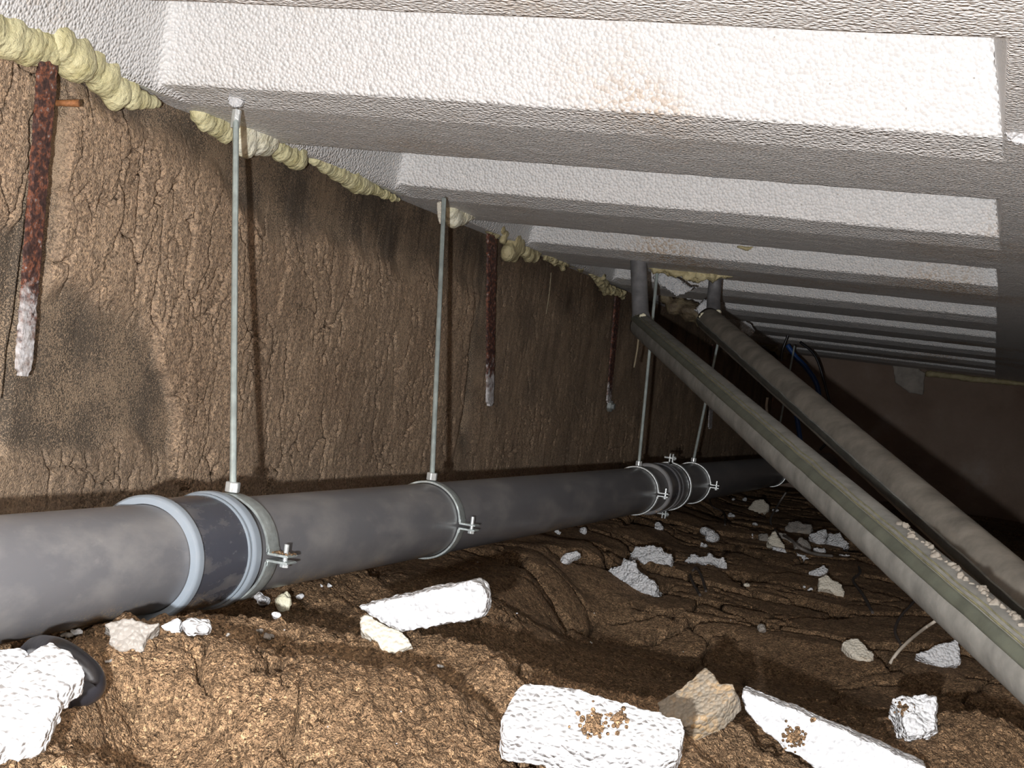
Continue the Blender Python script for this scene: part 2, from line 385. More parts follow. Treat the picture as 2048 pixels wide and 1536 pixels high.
# the dug hollow in the middle
def hollow(x, y):
    yy_ = y + .25 * (x + .3); m_ = sst(-.78, -.58, x + .10 * (y - 2) + .05 * pn(x * 5, y * 5, 8))
    prof = np.interp(yy_, [1.45, 1.62, 1.8, 2.1, 2.4, 2.65, 2.82, 3.1, 4.2], [0, .03, .055, .082, .105, .118, .062, .052, .035])
    return -m_ * prof
B(1150, 1180, .012, .18, .10, .9); B(1210, 1215, .012, .05, .16, -.3)
CRACK_SHADE = {}
def terrain(x, y, fine=True):
    x = np.asarray(x, float); y = np.asarray(y, float)
    z = -.365 + .012 * pn(x * 1.7, y * 1.3, 3) + .010 * pn(x * 4, y * 3.1, 4)
    z = z + .02 * sst(1.5, 1.0, y) - .03 * sst(4.5, 7, y)
    for b_ in BUMPS: z = z + gb(x, y, *b_)
    z = z + hollow(x, y)
    for r_ in RIDGES: z = z + ridge_h(x, y, *r_)
    z = np.where(x < -1.2, np.maximum(z, -.36), z)
    z = np.minimum(z, np.where(np.abs(x - PX) < .09, PZ - PR - .004 + np.maximum(0, np.abs(x - PX) - .035) * .9, 9))
    if not fine: return z
    wx = x + .10 * fbm(x * 3, y * 3, 3, 21); wy = y + .10 * fbm(x * 3 + 7, y * 3, 3, 22)
    wx += .016 * fbm(x * 22, y * 22, 2, 31); wy += .016 * fbm(x * 22, y * 22, 2, 33)
    e, cid = vor(wx / .42, wy / .33, 41); e2, cid2 = vor(wx / .17 + 3, wy / .13, 47)
    far = sst(1.9, 2.7, y + x * .5) * sst(-1.3, -.9, x + .2)
    near = 1 - sst(1.9, 2.6, y)
    z = z + far * ((cid - .5) * .015 + (cid2 - .5) * .004)
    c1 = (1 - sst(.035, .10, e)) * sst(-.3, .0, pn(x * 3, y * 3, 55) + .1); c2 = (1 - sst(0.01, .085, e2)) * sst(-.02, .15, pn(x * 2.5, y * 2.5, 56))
    if x.ndim == 2: CRACK_SHADE['v'] = np.clip(far * np.maximum(c1, c2 * .9), 0, 1)  # mask for the shade painted into the cracks
    z = z - far * (.06 * c1 + .028 * c2)
    z = z + .004 * fbm(x * 14, y * 14, 3, 61) * far
    # crumbly clods and drag marks in front
    cl = fbm(x * 38, y * 38, 3, 71); dr = fbm((x * .8 + y * .6) * 60, (x * -.6 + y * .8) * 9, 3, 73)
    z = z + near * (.014 * np.abs(cl) + .003 * dr + .0055 * np.abs(fbm(x * 95, y * 95, 2, 75)))
    e3, c3 = vor(x / .11 + fbm(x * 9, y * 9, 3, 81) * .5, y / .13 + fbm(x * 9, y * 9, 3, 83) * .5, 85)
    z = z - near * .020 * (1 - sst(0, .05, e3)) * sst(.0, .2, pn(x * 5, y * 5, 87)) + near * (c3 - .5) * .004
    z = z + (1 - near) * .0022 * fbm(x * 60, y * 60, 2, 91)
    return z
A0, A1 = math.radians(-56), math.radians(22)
NA, NR = 960, 760
ang = np.linspace(A0, A1, NA); rr = np.exp(math.log(.80) + (math.log(9.6) - math.log(.80)) * np.linspace(0, 1, NR)**1.22)
AA, RRr = np.meshgrid(ang, rr); GX = np.sin(AA) * RRr; GY = np.cos(AA) * RRr
keep = GX > -1.42
GZ = terrain(GX, GY)
CRACK_SHADE_V = CRACK_SHADE['v']
P = np.stack([np.maximum(GX, -1.5), np.minimum(GY, YFAR + .3), GZ], -1)
idx = np.arange(NA * NR).reshape(NR, NA)
q = np.stack([idx[:-1, :-1], idx[:-1, 1:], idx[1:, 1:], idx[1:, :-1]], -1).reshape(-1, 4)
ok = (keep[:-1, :-1] | keep[1:, 1:]).reshape(-1) & ((GY[:-1, :-1] < YFAR + .2)).reshape(-1)
q = q[ok]; used = np.unique(q); remap = -np.ones(NA * NR, int); remap[used] = np.arange(len(used))
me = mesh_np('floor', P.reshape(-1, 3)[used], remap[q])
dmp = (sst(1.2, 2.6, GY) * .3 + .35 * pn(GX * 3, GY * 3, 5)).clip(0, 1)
attr(me, 'damp', dmp.reshape(-1)[used]); attr(me, 'crack_shade', CRACK_SHADE_V.reshape(-1)[used])
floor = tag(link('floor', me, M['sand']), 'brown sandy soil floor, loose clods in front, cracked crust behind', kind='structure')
# the rest of the crawl space floor, outside the picture
gx, gy = np.meshgrid(np.linspace(-1.5, XR + .1, 60), np.linspace(YB - .1, YFAR, 160))
gz = terrain(gx, gy, False) - .035 - .05 * ((gy > .8) & (np.arctan2(gx, gy) < A1 - .02)); gz = np.where(gy < .75, gz + .02, gz)
me = grid_mesh('soil_bed', np.stack([gx, gy, gz], -1), True); attr(me, 'damp', np.zeros(gx.size))
tag(link('trim_1', me, M['sand']), kind='structure')
def hit(px, py, lift=0.):
    d = ray(px, py); t = np.linspace(.7, 9, 4000); z = terrain(d[0] * t, d[1] * t)
    k = np.argmax(d[2] * t < z + lift); t = t[k] if d[2] * t[k] < z[k] + lift else 6.
    return d * t

# ------------------------------------------------------------------ foundation wall
ny, nz = 1150, 340
yy = np.exp(np.linspace(math.log(1.05), math.log(YFAR + .05), ny)); zz = np.linspace(-.46, H + .16, nz)
Yw, Zw = np.meshgrid(yy, zz)
wy_ = Yw + .03 * fbm(Yw * 8, Zw * 8, 3, 101)
# where the loose crust still sticks: main field between the first strip and the second, with ragged lower edge
edge = -.05 + .05 * fbm(Yw * 4, Zw * 3, 3, 103)
f_main = sst(1.66, 1.685, Yw + .015 * fbm(Yw * 20, Zw * 20, 2, 105)) * sst(-.02, .03, Zw + .06 * fbm(Yw * 5, Zw * 4, 4, 107) - .02 + .62 * sst(1.93, 2.16, Yw + .06 * fbm(Yw * 6, Zw * 6, 3, 108) + .25 * (Zw + .05)))
f_left = sst(1.60, 1.585, Yw + .02 * fbm(Yw * 9, Zw * 14, 3, 109)) * sst(.10, .13, Zw + .1 * (Yw - 1.55))
f_main *= sst(3.42, 3.36, Yw + .05 * fbm(Yw * 3, Zw * 6, 3, 111) + .10 * (.1 - Zw))
top = H - .05 - .09 * sst(1.9, 2.3, Yw) + .05 * fbm(Yw * 5, Zw * 5, 3, 113)
f_main *= sst(.03, -.03, Zw - top)
hole = sst(.16, .26, fbm(Yw * 5 + 3, Zw * 4, 4, 115)) * sst(2.6, 2.0, Yw)
f_low = sst(-.17, -.21, Zw + .05 * fbm(Yw * 5, Zw * 5, 3, 117)) * .55
f_far = sst(3.4, 3.5, Yw) * (.55 + .35 * sst(-.02, -.14, Zw + .05 * fbm(Yw * 4, Zw * 5, 3, 119)))
crust = np.clip(np.maximum(np.maximum(np.maximum(f_main * (1 - hole * .0), f_left), f_low), f_far), 0, 1)
crust *= np.where(Yw > 2.25, .78 + .3 * fbm(Yw * 3, Zw * 2, 3, 121), 1)
e, cid = vor(wy_ / .075 + .35 * fbm(Yw * 14, Zw * 10, 3, 123), Zw / .21 + .25 * fbm(Yw * 14, Zw * 10, 3, 124), 125)
e2, cid2 = vor(wy_ / .035 + .5 * fbm(Yw * 20, Zw * 14, 3, 133), Zw / .10 + .3 * fbm(Yw * 20, Zw * 14, 2, 134), 135)
pres = sst(-.12, .12, pn(Yw * 6, Zw * 5, 127)); pres2 = sst(.0, .2, pn(Yw * 8 + 3, Zw * 7, 129))
near_w = 1 - .55 * sst(2.2, 3.2, Yw)
d = crust * (.016 + .004 * fbm(Yw * 12, Zw * 7, 3, 137))
d += crust * near_w * ((cid - .5) * .007 + (cid2 - .5) * .003)
d -= crust * near_w * (.026 * (1 - sst(0.008, .040, e)) * pres + .014 * (1 - sst(0.01, .07, e2)) * pres2)
d += (.0008 + .0014 * crust) * fbm(Yw * 90, Zw * 60, 2, 141) + .0025 * fbm(Yw * 70, Zw * 6, 3, 143) * (1 - .5 * crust) * sst(1.9, 2.6, Yw)
# vertical board joint left of the first strip, and beside the second
j1 = 1.605 + .012 * (Zw + .1) + .004 * fbm(Yw * 0, Zw * 12, 3, 151)
d -= .012 * np.exp(-((Yw - j1 - .018) / .010)**2) * (Zw > -.2); d += .008 * np.exp(-((Yw - j1 + .002) / .006)**2) * (Zw > -.12)
j2 = 3.36 + .12 * (.1 - Zw) + .03 * fbm(Yw * 0, Zw * 9, 3, 153)
d -= .012 * np.exp(-((Yw - j2 - .02) / .02)**2) * (Zw > -.16) * (Zw < .2)
damp = np.clip(sst(H - .16, H - .04, Zw + .06 * fbm(Yw * 4, Zw * 3, 3, 155)) * sst(1.8, 2.2, Yw) * .9
               + .5 * sst(.2, .4, fbm(Yw * 12, Zw * 2.2, 3, 157)) * sst(.05, .25, Zw) * sst(2.2, 2.9, Yw), 0, 1)
me = grid_mesh('wall_left', np.stack([WX + d, Yw, Zw], -1), True)
attr(me, 'crust', crust); attr(me, 'damp', damp)
# make normals face +x
if me.polygons[0].normal.x < 0: me.flip_normals()
wall = tag(link('wall_left', me, M['wall']), 'brown foundation wall with flaking sandy render and dark damp top', kind='structure')
def slab_me(a, b, bev=0.):
    bm = bmesh.new(); box_bm(bm, [(p + q_) / 2 for p, q_ in zip(a, b)], [abs(q_ - p) for p, q_ in zip(a, b)], bev=bev); return bm_me(bm)
# far wall
gx, gz = np.meshgrid(np.linspace(-1.4, XR + .1, 200), np.linspace(-.5, .6, 90))
gy = YFAR - .012 * fbm(gx * 6, gz * 6, 4, 161)
me = grid_mesh('wall_far', np.stack([gx, gy, gz], -1))
if me.polygons[0].normal.y > 0: me.flip_normals()
fw = tag(link('wall_far', me, M['far']), 'reddish brown wall closing the far end of the crawl space', kind='structure')
tag(link('wall_right', slab_me((XR, YB, -.6), (XR + .06, YFAR, .62)), M['far']), kind='structure')
tag(link('wall_near', slab_me((-1.45, YB - .06, -.6), (XR + .06, YB, .62)), M['far']), kind='structure')
tag(link('trim_2', slab_me((WX - .05, YB, -.6), (WX - .004, 1.08, .62)), M['far']), kind='structure')
# pale patch and foam line on far wall top
def patch(name, pts, y, th, mat, par, vox=.012, amp=.006, seed=1):
    V = [on_y(a, b_, y) for a, b_ in pts]; bm = bmesh.new()
    f0 = bm.faces.new([bm.verts.new(tuple(v)) for v in V]); r = bmesh.ops.extrude_face_region(bm, geom=[f0])
    for v in r['geom']:
        if isinstance(v, bmesh.types.BMVert): v.co.y += th
    me_ = roughen(remesh(bm_me(bm), vox), [(amp, 40)], seed); return link(name, me_, mat, par)
patch('mortar_patch', [(1785, 728), (1832, 734), (1850, 745), (1846, 790), (1818, 785), (1790, 765)], YFAR - .02, .04, M['mortar'], fw)
patch('foam_strip', [(1850, 740), (1950, 752), (2048, 764), (2100, 772), (2100, 782), (2048, 772), (1950, 764), (1850, 752)], YFAR - .03, .05, M['foam_old'], fw)

# ------------------------------------------------------------------ ceiling: ribbed polystyrene panels
DEPTH = .20
def rib_h(t):
    """t = metres past the soffit corner along +Y (0..PER); height above soffit"""
    h = np.zeros_like(t)
    sw = .305                                   # soffit width
    up = sst(0, 1, (t - sw) / .05) * DEPTH      # back of the rib
    tt = PER - t                                # distance before the next corner
    front = np.where(tt < .085, tt * .16, .0136 + (tt - .085) * 2.6)
    h = np.minimum(np.maximum(up, 0), np.minimum(front, DEPTH))
    return np.where(t < sw, 0, h)
def panel(k, x0, x1, name='insulation_panel', open0=True, n=210):
    ts = np.concatenate([np.linspace(0, .30, 26), np.linspace(.305, .36, 14), np.linspace(.37, PER - .175, 16), np.linspace(PER - .17, PER - .095, 14), np.linspace(PER - .090, PER - .078, 5), np.linspace(PER - .07, PER, 10)])
    xs = np.concatenate([np.linspace(x0, x0 + .16, 40), np.linspace(x0 + .17, x1 - .06, n), np.linspace(x1 - .057, x1, 24)])
    X, T = np.meshgrid(xs, ts); y = Y0 + k * PER + T
    y = np.where((T > .02) & (T < PER - .02), y + .004 * pn(X * 3 + k, T * 0 + k * 3.1, 171), y)
    h = rib_h(T)
    dl = X - x0; dr_ = x1 - X
    el = np.maximum(0, (dl - .045)) * 3.6; er = np.maximum(0, (dr_ - .012)) * 4.5
    def smin(a, b_, k_=.03):
        hh = np.clip(.5 + .5 * (b_ - a) / k_, 0, 1); return b_ * (1 - hh) + a * hh - k_ * hh * (1 - hh)
    h2 = np.maximum(0, smin(h, el, .035)); h2 = np.minimum(h2, np.maximum(er, 0))
    z = H + h2 + .0012 * fbm(X * 25, y * 25, 2, 173) + .002 * pn(X * 2.5, y * 4, 175) * (h2 > .01)
    me_ = grid_mesh(name, np.stack([X, y, z], -1))
    if sum(p.normal.z for p in me_.polygons[:50]) > 0: me_.flip_normals()
    return me_
ceil = tag(link('ceiling', slab_me((-1.5, YB - .05, H + .24), (XR + .1, YFAR + .1, H + .30)), M['far']), 'ribbed off-white polystyrene ceiling above the crawl space', kind='structure')
XN = -0.02
for k in range(-3, 9):
    me = panel(k, WX, XN, n=150 if k > -1 else 20); link('insulation_panel', me, M['eps_ceiling'], ceil)
for k in range(-3, 9):
    me = panel(k, XN + .12, XR, n=20); link('insulation_panel', me, M['eps_ceiling'], ceil)
gx, gy = np.meshgrid(np.linspace(XN, XN + .12, 14), np.linspace(YB, YFAR, 500))
gz = H + .0015 * fbm(gx * 25, gy * 25, 2, 181) + .004 * np.exp(-((gx - XN - .06) / .006)**2)
me = grid_mesh('joint_strip', np.stack([gx, gy, gz], -1))
if me.polygons[0].normal.z > 0: me.flip_normals()
link('joint_strip', me, M['eps_ceiling'], ceil)

# ------------------------------------------------------------------ grey drain pipe: three lengths and two couplings
def pipe_len(y0, y1, label):
    prof = [(y0, PR), (y1, PR), (y1, PR - .0032), (y0, PR - .0032)]
    n = max(2, int((y1 - y0) / .25)); prof = [(y0 + (y1 - y0) * i / n, PR) for i in range(n + 1)] + [(y1, PR - .0032), (y0, PR - .0032)]
    return tag(link('drain_pipe', lathe_y(prof, PX, PZ, 72), M['pvc']), label, 'pipe', 'lengths of grey drain pipe')
pipe_len(.55, 1.462, 'dark grey plastic drain pipe length nearest the camera, left of the pale ribbed coupling')
pipe_len(1.478, 4.02, 'long dark grey plastic drain pipe length between the two couplings along the wall')
pipe_len(4.05, YFAR - .02, 'far dark grey drain pipe length running behind the slanting lagged pipes')
def rim(y, par, ro=.0735, ri=.0632, wd=.017, mat=None):
    prof = [(y, ri), (y - .0, ro - .003), (y + .002, ro - .0008), (y + .005, ro), (y + wd - .004, ro), (y + wd, ro - .003), (y + wd, ri)]
    return link('rim', lathe_y(prof, PX, PZ, 80), mat or M['rim'], par)
cp = tag(link('pipe_coupling', lathe_y([(1.425, .0632), (1.425, .0675), (1.545, .0685), (1.550, .0632)], PX, PZ, 80), M['pvc_dark']),
         'slate grey pipe coupling with two pale blue-grey rims beside the nearest clamp', 'coupling', 'pipe couplings')
rim(1.412, cp); rim(1.543, cp, wd=.020); rim(1.534, cp, ro=.0708, wd=.006)
cp = tag(link('pipe_coupling', lathe_y([(3.93, .0632), (3.93, .0690), (4.17, .0690), (4.17, .0632)], PX, PZ, 72), M['pvc_dark']),
         'black ribbed pipe coupling between the third and fourth rod hangers', 'coupling', 'pipe couplings')
rim(3.915, cp, mat=M['pvc']); rim(4.03, cp, ro=.0725, mat=M['pvc']); rim(4.08, cp, ro=.0715, mat=M['pvc'])

# ------------------------------------------------------------------ clamps and hangers
def half_ring(y, wd, ri, ro, a0, a1):
    return lathe_y([(y, ri), (y, ro), (y + .0015, ro + .0004), (y + wd - .0015, ro + .0004), (y + wd, ro), (y + wd, ri)], PX, PZ, 36, a0, a1)
def hexnut(bm, c, r, h, axis='Z', rot=.2):
    v = bmesh.ops.create_cone(bm, cap_ends=True, segments=6, radius1=r, radius2=r, depth=h)['verts']
    Mx = Matrix.Translation(Vector(c)) @ (Matrix.Rotation(math.pi / 2, 4, 'Y') if axis == 'X' else Matrix()) @ Matrix.Rotation(rot, 4, 'Z')
    bmesh.ops.transform(bm, matrix=Mx, verts=v)
    es = list({e for q_ in v for e in q_.link_edges}); bmesh.ops.bevel(bm, geom=es, offset=r * .10, segments=1, affect='EDGES')
def ears(y, wd, side, up, ro, length=.030):
    bm = bmesh.new(); z = PZ + (.0042 if up else -.0042); c = PX + side * (ro + length / 2 - .003)
    box_bm(bm, (c, y + wd / 2, z), (length, wd, .0028), bev=.0010)
    box_bm(bm, (PX + side * (ro - .0008), y + wd / 2, PZ + (.0075 if up else -.0075)), (.0026, wd, .0075), bev=.0006)
    return bm
def hanger(y, wd, top, label, ri=.0640, pitch=.0016, ro=None, foot=None, cap=True, grit=False, rodr=.0047):
    ro = ro or ri + .0030
    t = empty('pipe_hanger', (PX, y + wd / 2, PZ)); tag(t, label, 'hanger', 'rod hangers carrying the drain pipe')
    off = Vector(t.location)
    def put(name, me_, mat):
        me_.transform(Matrix.Translation(-off)); return link(name, me_, mat, t)
    g = .09
    for (a0, a1, up) in ((g, math.pi - g, True), (math.pi + g, 2 * math.pi - g, False)):
        bm = bmesh.new(); bm.from_mesh(half_ring(y, wd, ri, ro, a0, a1))
        for sd in (1, -1):
            tmp = bm_me(ears(y, wd, sd, up, ro)); bm.from_mesh(tmp)
        me_ = bpy.data.meshes.new('clamp'); bm.to_mesh(me_); bm.free()
        put('clamp_half', me_, M['zinc_dull' if wd > .02 else 'zinc'])
    for sd in (1, -1):
        bm = bmesh.new(); cx = PX + sd * (ro + .017)
        cyl_bm(bm, (cx, y + wd / 2, PZ - .010), (cx, y + wd / 2, PZ + .018), .0031, 12)
        hexnut(bm, (cx, y + wd / 2, PZ - .0085), .0062, .005)
        put('bolt', bm_me(bm, smooth=False), M['zinc'])
    if grit:
        bm = bmesh.new()
        for i in range(46):
            bmesh.ops.create_icosphere(bm, subdivisions=1, radius=random.uniform(.0008, .0018), matrix=Matrix.Translation((PX + ro + random.uniform(.002, .027), y + random.uniform(.003, wd - .003), PZ + .0065)))
        put('sand_grains', bm_me(bm), M['sand'])['kind'] = 'stuff'
    ft = foot if foot is not None else (PX, y + wd / 2, PZ + ro + .001)
    bm = bmesh.new(); hexnut(bm, (ft[0], ft[1], ft[2] + .007), .0098, .013); put('nut', bm_me(bm), M['zinc'])
    a = np.array(ft) + np.array([0, 0, .010]); b_ = np.array(top, float); Lr = np.linalg.norm(b_ - a)
    n = int(Lr / pitch) * 2; ts = np.linspace(0, 1, n + 1); path = a + np.outer(ts, b_ - a)
    rad = np.where(np.arange(n + 1) % 2 == 0, rodr, rodr * .86)
    me_ = tube_np(path, rad, 10); shade(me_); put('threaded_rod', me_, M['rod'])
    if cap:
        dr_ = (b_ - a) / Lr; c0 = b_ - dr_ * .012; bm = bmesh.new()
        hexnut(bm, tuple(c0), .0072, .028); put('coupling_nut', bm_me(bm), M['zinc'])
    return t
top1 = on_x(472, 226, -1.13)
hanger(1.583, .028, top1, 'nearest and tallest zinc rod hanger, wide clamp beside the pale coupling', ri=.0665, grit=True)
top2 = on_x(888, 398, -1.10)
hanger(2.262, .024, top2, 'second zinc rod hanger along the pipe, clamp in the middle of its long length', cap=False)
top3 = on_y(1314, 545, 3.98)
hanger(3.772, .020, top3, 'third zinc rod hanger, just before the black far coupling', pitch=.003, cap=False)
top4 = on_y(1447, 632, 4.75)
hanger(4.522, .016, top4, 'fourth zinc rod hanger, just beyond the black far coupling', pitch=.004, cap=False)
top5 = on_y(1589, 692, 6.6)
hanger(6.30, .018, top5, 'farthest zinc rod hanger, seen in the gap between the slanting lagged pipes', pitch=.008, cap=False)
# two-bolt clamp on the far coupling: bolts above and below
t = empty('pipe_clamp', (PX, 4.195, PZ)); tag(t, 'zinc ring clamp with bolts above and below on the black far coupling', 'clamp')
off = Vector(t.location)
for (a0, a1) in ((-math.pi / 2 + .09, math.pi / 2 - .09), (math.pi / 2 + .09, 3 * math.pi / 2 - .09)):
    me = half_ring(4.185, .020, .0698, .0728, a0, a1); me.transform(Matrix.Translation(-off)); link('clamp_half', me, M['zinc'], t)
for sd in (1, -1):
    bm = bmesh.new(); z = PZ + sd * (.0728 + .012)
    for xx in (-.0045, .0045): box_bm(bm, (PX + xx, 4.195, z), (.0026, .018, .026), bev=.0008)
    me = bm_me(bm); me.transform(Matrix.Translation(-off)); link('ear', me, M['zinc'], t)
    bm = bmesh.new(); cyl_bm(bm, (PX - .022, 4.195, z), (PX + .014, 4.195, z), .0032, 10); hexnut(bm, (PX + .009, 4.195, z), .0066, .006, 'X')
    me = bm_me(bm); me.transform(Matrix.Translation(-off)); link('bolt', me, M['zinc'], t)

# ------------------------------------------------------------------ two lagged pipes slanting across
def lagged(path, dia, label, mats, strip, riser_pts, rr_, ridge, seed, taper=1.0):
    a = np.array(path[0]); b_ = np.array(path[1]); ax = (b_ - a) / np.linalg.norm(b_ - a)
    mid = (a + b_) / 2; v = mid / np.linalg.norm(mid)
    s = np.cross(ax, v); s /= np.linalg.norm(s)
    if s[2] < 0: s = -s                         # s: across the tube, upper side
    n_ = np.cross(ax, s); n_ = n_ if n_ @ (-v) > 0 else -n_
    t = empty('lagged_pipe', tuple(a)); tag(t, label, 'pipe')
    off = -Vector(t.location)
    nl = 120; seg = 64
    ls = np.linspace(0, 1, nl); th = np.arange(seg) * 2 * np.pi / seg
    A_, T_ = np.meshgrid(ls, th, indexing='ij'); Lm = np.linalg.norm(b_ - a)
    r = dia / 2 * (1 + .010 * pn(A_ * Lm * 9, np.cos(T_) * 1.5, seed) + .012 * pn(A_ * Lm * 30, T_ * 2, seed + 1))
    # flattened facet on the lower visible side
    loc = a + A_[..., None] * (b_ - a) + (np.cos(T_) * r)[..., None] * n_ + (np.sin(T_) * r)[..., None] * s
    V = loc.reshape(-1, 3); F = [(i * seg + j, i * seg + (j + 1) % seg, (i + 1) * seg + (j + 1) % seg, (i + 1) * seg + j) for i in range(nl - 1) for j in range(seg)]
    me_ = bpy.data.meshes.new('lag'); me_.from_pydata([tuple(x) for x in V], [], F + [tuple(range(seg))[::-1], tuple((nl - 1) * seg + j for j in range(seg))])
    bm = bmesh.new(); bm.from_mesh(me_); bmesh.ops.recalc_face_normals(bm, faces=bm.faces); bm.to_mesh(me_); bm.free(); shade(me_)
    me_.transform(Matrix.Translation(off)); link('lagging', me_, mats[0], t)
    def band(name, t0, t1, h, mat, wob=0., f0=0., f1=1., n=120, lift=0.0006):
        seg_ = 8; ls_ = np.linspace(f0, f1, n); V = []; 
        for l in ls_:
            c = a + l * (b_ - a); w_ = wob * pn(np.array([l * Lm * 14]), np.array([seed * 1.3]), seed)[0]
            for j in range(seg_ + 1):
                tt = t0 + (t1 - t0) * j / seg_ + w_; rj = dia / 2 * 1.035 + lift + h * math.sin(math.pi * j / seg_)
                if j in (0, seg_): rj = dia / 2 * .95
                V.append(c + rj * (math.cos(tt) * n_ + math.sin(tt) * s))
        F_ = [(i * (seg_ + 1) + j, i * (seg_ + 1) + j + 1, (i + 1) * (seg_ + 1) + j + 1, (i + 1) * (seg_ + 1) + j) for i in range(n - 1) for j in range(seg_)]
        me2 = bpy.data.meshes.new(name); me2.from_pydata([tuple(x) for x in V], [], F_)
        bm2 = bmesh.new(); bm2.from_mesh(me2); bmesh.ops.recalc_face_normals(bm2, faces=bm2.faces); bm2.to_mesh(me2); bm2.free(); shade(me2)
        me2.transform(Matrix.Translation(off)); return link(name, me2, mat, t)
    for (nm, t0, t1, h, mt, wob) in strip: band(nm, t0, t1, h, mt, wob)
    # riser with elbow
    me_ = tube_np(riser_pts, rr_, 20); shade(me_); me_.transform(Matrix.Translation(off)); link('riser', me_, M['riser'], t)
    return t, a, b_, n_, s
PA0 = on_y(1283, 652, 3.66); PA1 = on_y(2048, 1322, 1.50); PAe = PA0 + (PA1 - PA0) * 1.22
capA = np.array([PA0[0] - .004, PA0[1] + .01, PA0[2]])
topA = on_y(1276, 505, 3.72)
RA = [topA + [0, 0, .008], topA, topA + (capA - topA) * .5, topA + (capA - topA) * .82, topA + (capA - topA) * 1.0 + [.004, -.006, .004], capA + (PA1 - PA0) * .012]
tA, aA, bA, nA, sA = lagged((PA0, PAe), .0635, 'front slanting grey lagged pipe with olive groove and yellowed seam', (M['lag'],),
    [('groove_strip', -.22, .32, .0006, M['olive'], .02), ('seam_ridge', .31, .37, .0018, M['seam'], .03), ('fold_edge', .52, .55, .0010, M['seam'], .05)],
    RA, [.0222, .0222, .0222, .0225, .029, .030], None, 3)
PB0 = on_y(1418, 640, 4.02); PB1 = on_y(2048, 1186, 2.18); PBe = PB0 + (PB1 - PB0) * 1.32
topB = on_y(1432, 545, 4.12)
RB = [topB + [0, 0, .008], topB, topB + (PB0 + [.006, .01, 0] - topB) * .6, PB0 + [.01, .01, .01], PB0 + (PB1 - PB0) * .02]
tB, aB, bB, nB, sB = lagged((PB0, PBe), .0700, 'rear slanting brown-dusted lagged pipe with torn upper end', (M['lag_b'],),
    [('lower_strip', -1.05, -.52, .0006, M['olive_dark'], .05), ('strip_edge', -.56, -.48, .0014, M['lag'], .05)],
    RB, [.0195, .0195, .0195, .021, .026], None, 13)

# ------------------------------------------------------------------ blobs (mounting foam)
def blobs_me(pts, vox, amps, seed, squash=(1, 1, 1)):
    bm = bmesh.new()
    for (p, r) in pts:
        bmesh.ops.create_icosphere(bm, subdivisions=3, radius=1, matrix=Matrix.Translation(Vector(p)) @ Matrix.Diagonal((r * squash[0], r * squash[1], r * squash[2], 1)))
    return roughen(remesh(bm_me(bm), vox, 1), amps, seed)
_pts = []
for i in range(34):
    f_ = .690 + i * .0038; c = aA + (bA - aA) * f_; tt = .96 + .12 * math.sin(i * .9); rr0 = .0315 + .0012 * math.sin(i * 2.3)
    _pts.append((c + rr0 * (math.cos(tt) * nA + math.sin(tt) * sA), .0040 + .0016 * math.sin(i * 1.7)))
_me = blobs_me(_pts, .0014, [(.0025, 160), (.0012, 400)], 77); _me.transform(Matrix.Translation(-Vector(tA.location))); link('torn_edge', _me, M['lag_b'], tA)
def thing_at(name, me_, mat, label, cat, group=None, origin=None):
    n = len(me_.vertices); co = np.empty(n * 3, np.float32); me_.vertices.foreach_get('co', co); co = co.reshape(-1, 3)
    o_ = co.mean(0); o_[2] = co[:, 2].min()
    me_.transform(Matrix.Translation(-Vector([float(v) for v in o_])))
    o = link(name, me_, mat); o.location = [float(v) for v in o_]; return tag(o, label, cat, group)
def foam(pts, x, label, mat='foam', vox=.0035, amps=((.0022, 45), (.0012, 130)), seed=1, sub=3, squash=(.8, 1, 1), group='yellow foam beads along the top of the wall'):
    out = []
    for i, (a, b_, r) in enumerate(pts):
        p = on_x(a, b_, x) if not callable(x) else x(a, b_); rr1 = 1.06 * r * np.linalg.norm(p) / F_PX; out.append((p, rr1))
        if i + 1 < len(pts) and sub > 1:
            a2, b2, r2 = pts[i + 1]
            for j in range(1, sub):
                f_ = j / sub; q_ = on_x(a + (a2 - a) * f_, b_ + (b2 - b_) * f_, x) if not callable(x) else x(a + (a2 - a) * f_, b_ + (b2 - b_) * f_)
                out.append((q_, (r + (r2 - r) * f_) * .96 * np.linalg.norm(q_) / F_PX * (1 + .06 * math.sin(j * 5 + i))))
    return thing_at('foam_bead', blobs_me(out, vox, amps, seed, squash), M[mat], label, 'foam', group)
FX = -1.250
foam([(-230, -30, 40), (-130, 18, 46), (-40, 50, 44), (10, 68, 44), (50, 84, 42), (92, 94, 38)], FX, 'smooth thick yellow foam bead at the left edge above the tall rusty strip', seed=1, sub=4)
foam([(118, 86, 36), (150, 118, 42), (158, 128, 34)], FX + .01, 'drooping round lobe of yellow foam just right of the tall rusty strip', seed=2)
foam([(176, 122, 38), (205, 148, 38), (232, 182, 34), (232, 198, 22)], FX, 'yellow foam bead ending in a square drip, third from the left', seed=3)
foam([(256, 182, 26), (262, 196, 22), (282, 198, 18), (303, 204, 13), (316, 208, 8)], FX, 'small tapering yellow foam beads left of the dark gap before the first rod', seed=4)
foam([(402, 226, 24), (408, 238, 22), (428, 242, 26), (450, 262, 24)], FX - .005, 'pale ribbed yellow foam lobes left of the nearest hanger rod', 'foam', seed=5)
foam([(488, 255, 32), (492, 280, 34), (515, 266, 42), (532, 272, 38), (552, 254, 24), (580, 250, 14), (612, 250, 8), (640, 252, 5)], FX + .01, 'largest pale yellow foam lump right behind the nearest hanger rod', 'foam_pale', seed=6, squash=(.6, 1, 1))
foam([(550, 288, 22), (562, 298, 24), (578, 306, 24), (592, 312, 26), (596, 318, 22)], FX, 'two knobbly yellow foam lobes right of the nearest hanger rod', seed=7)
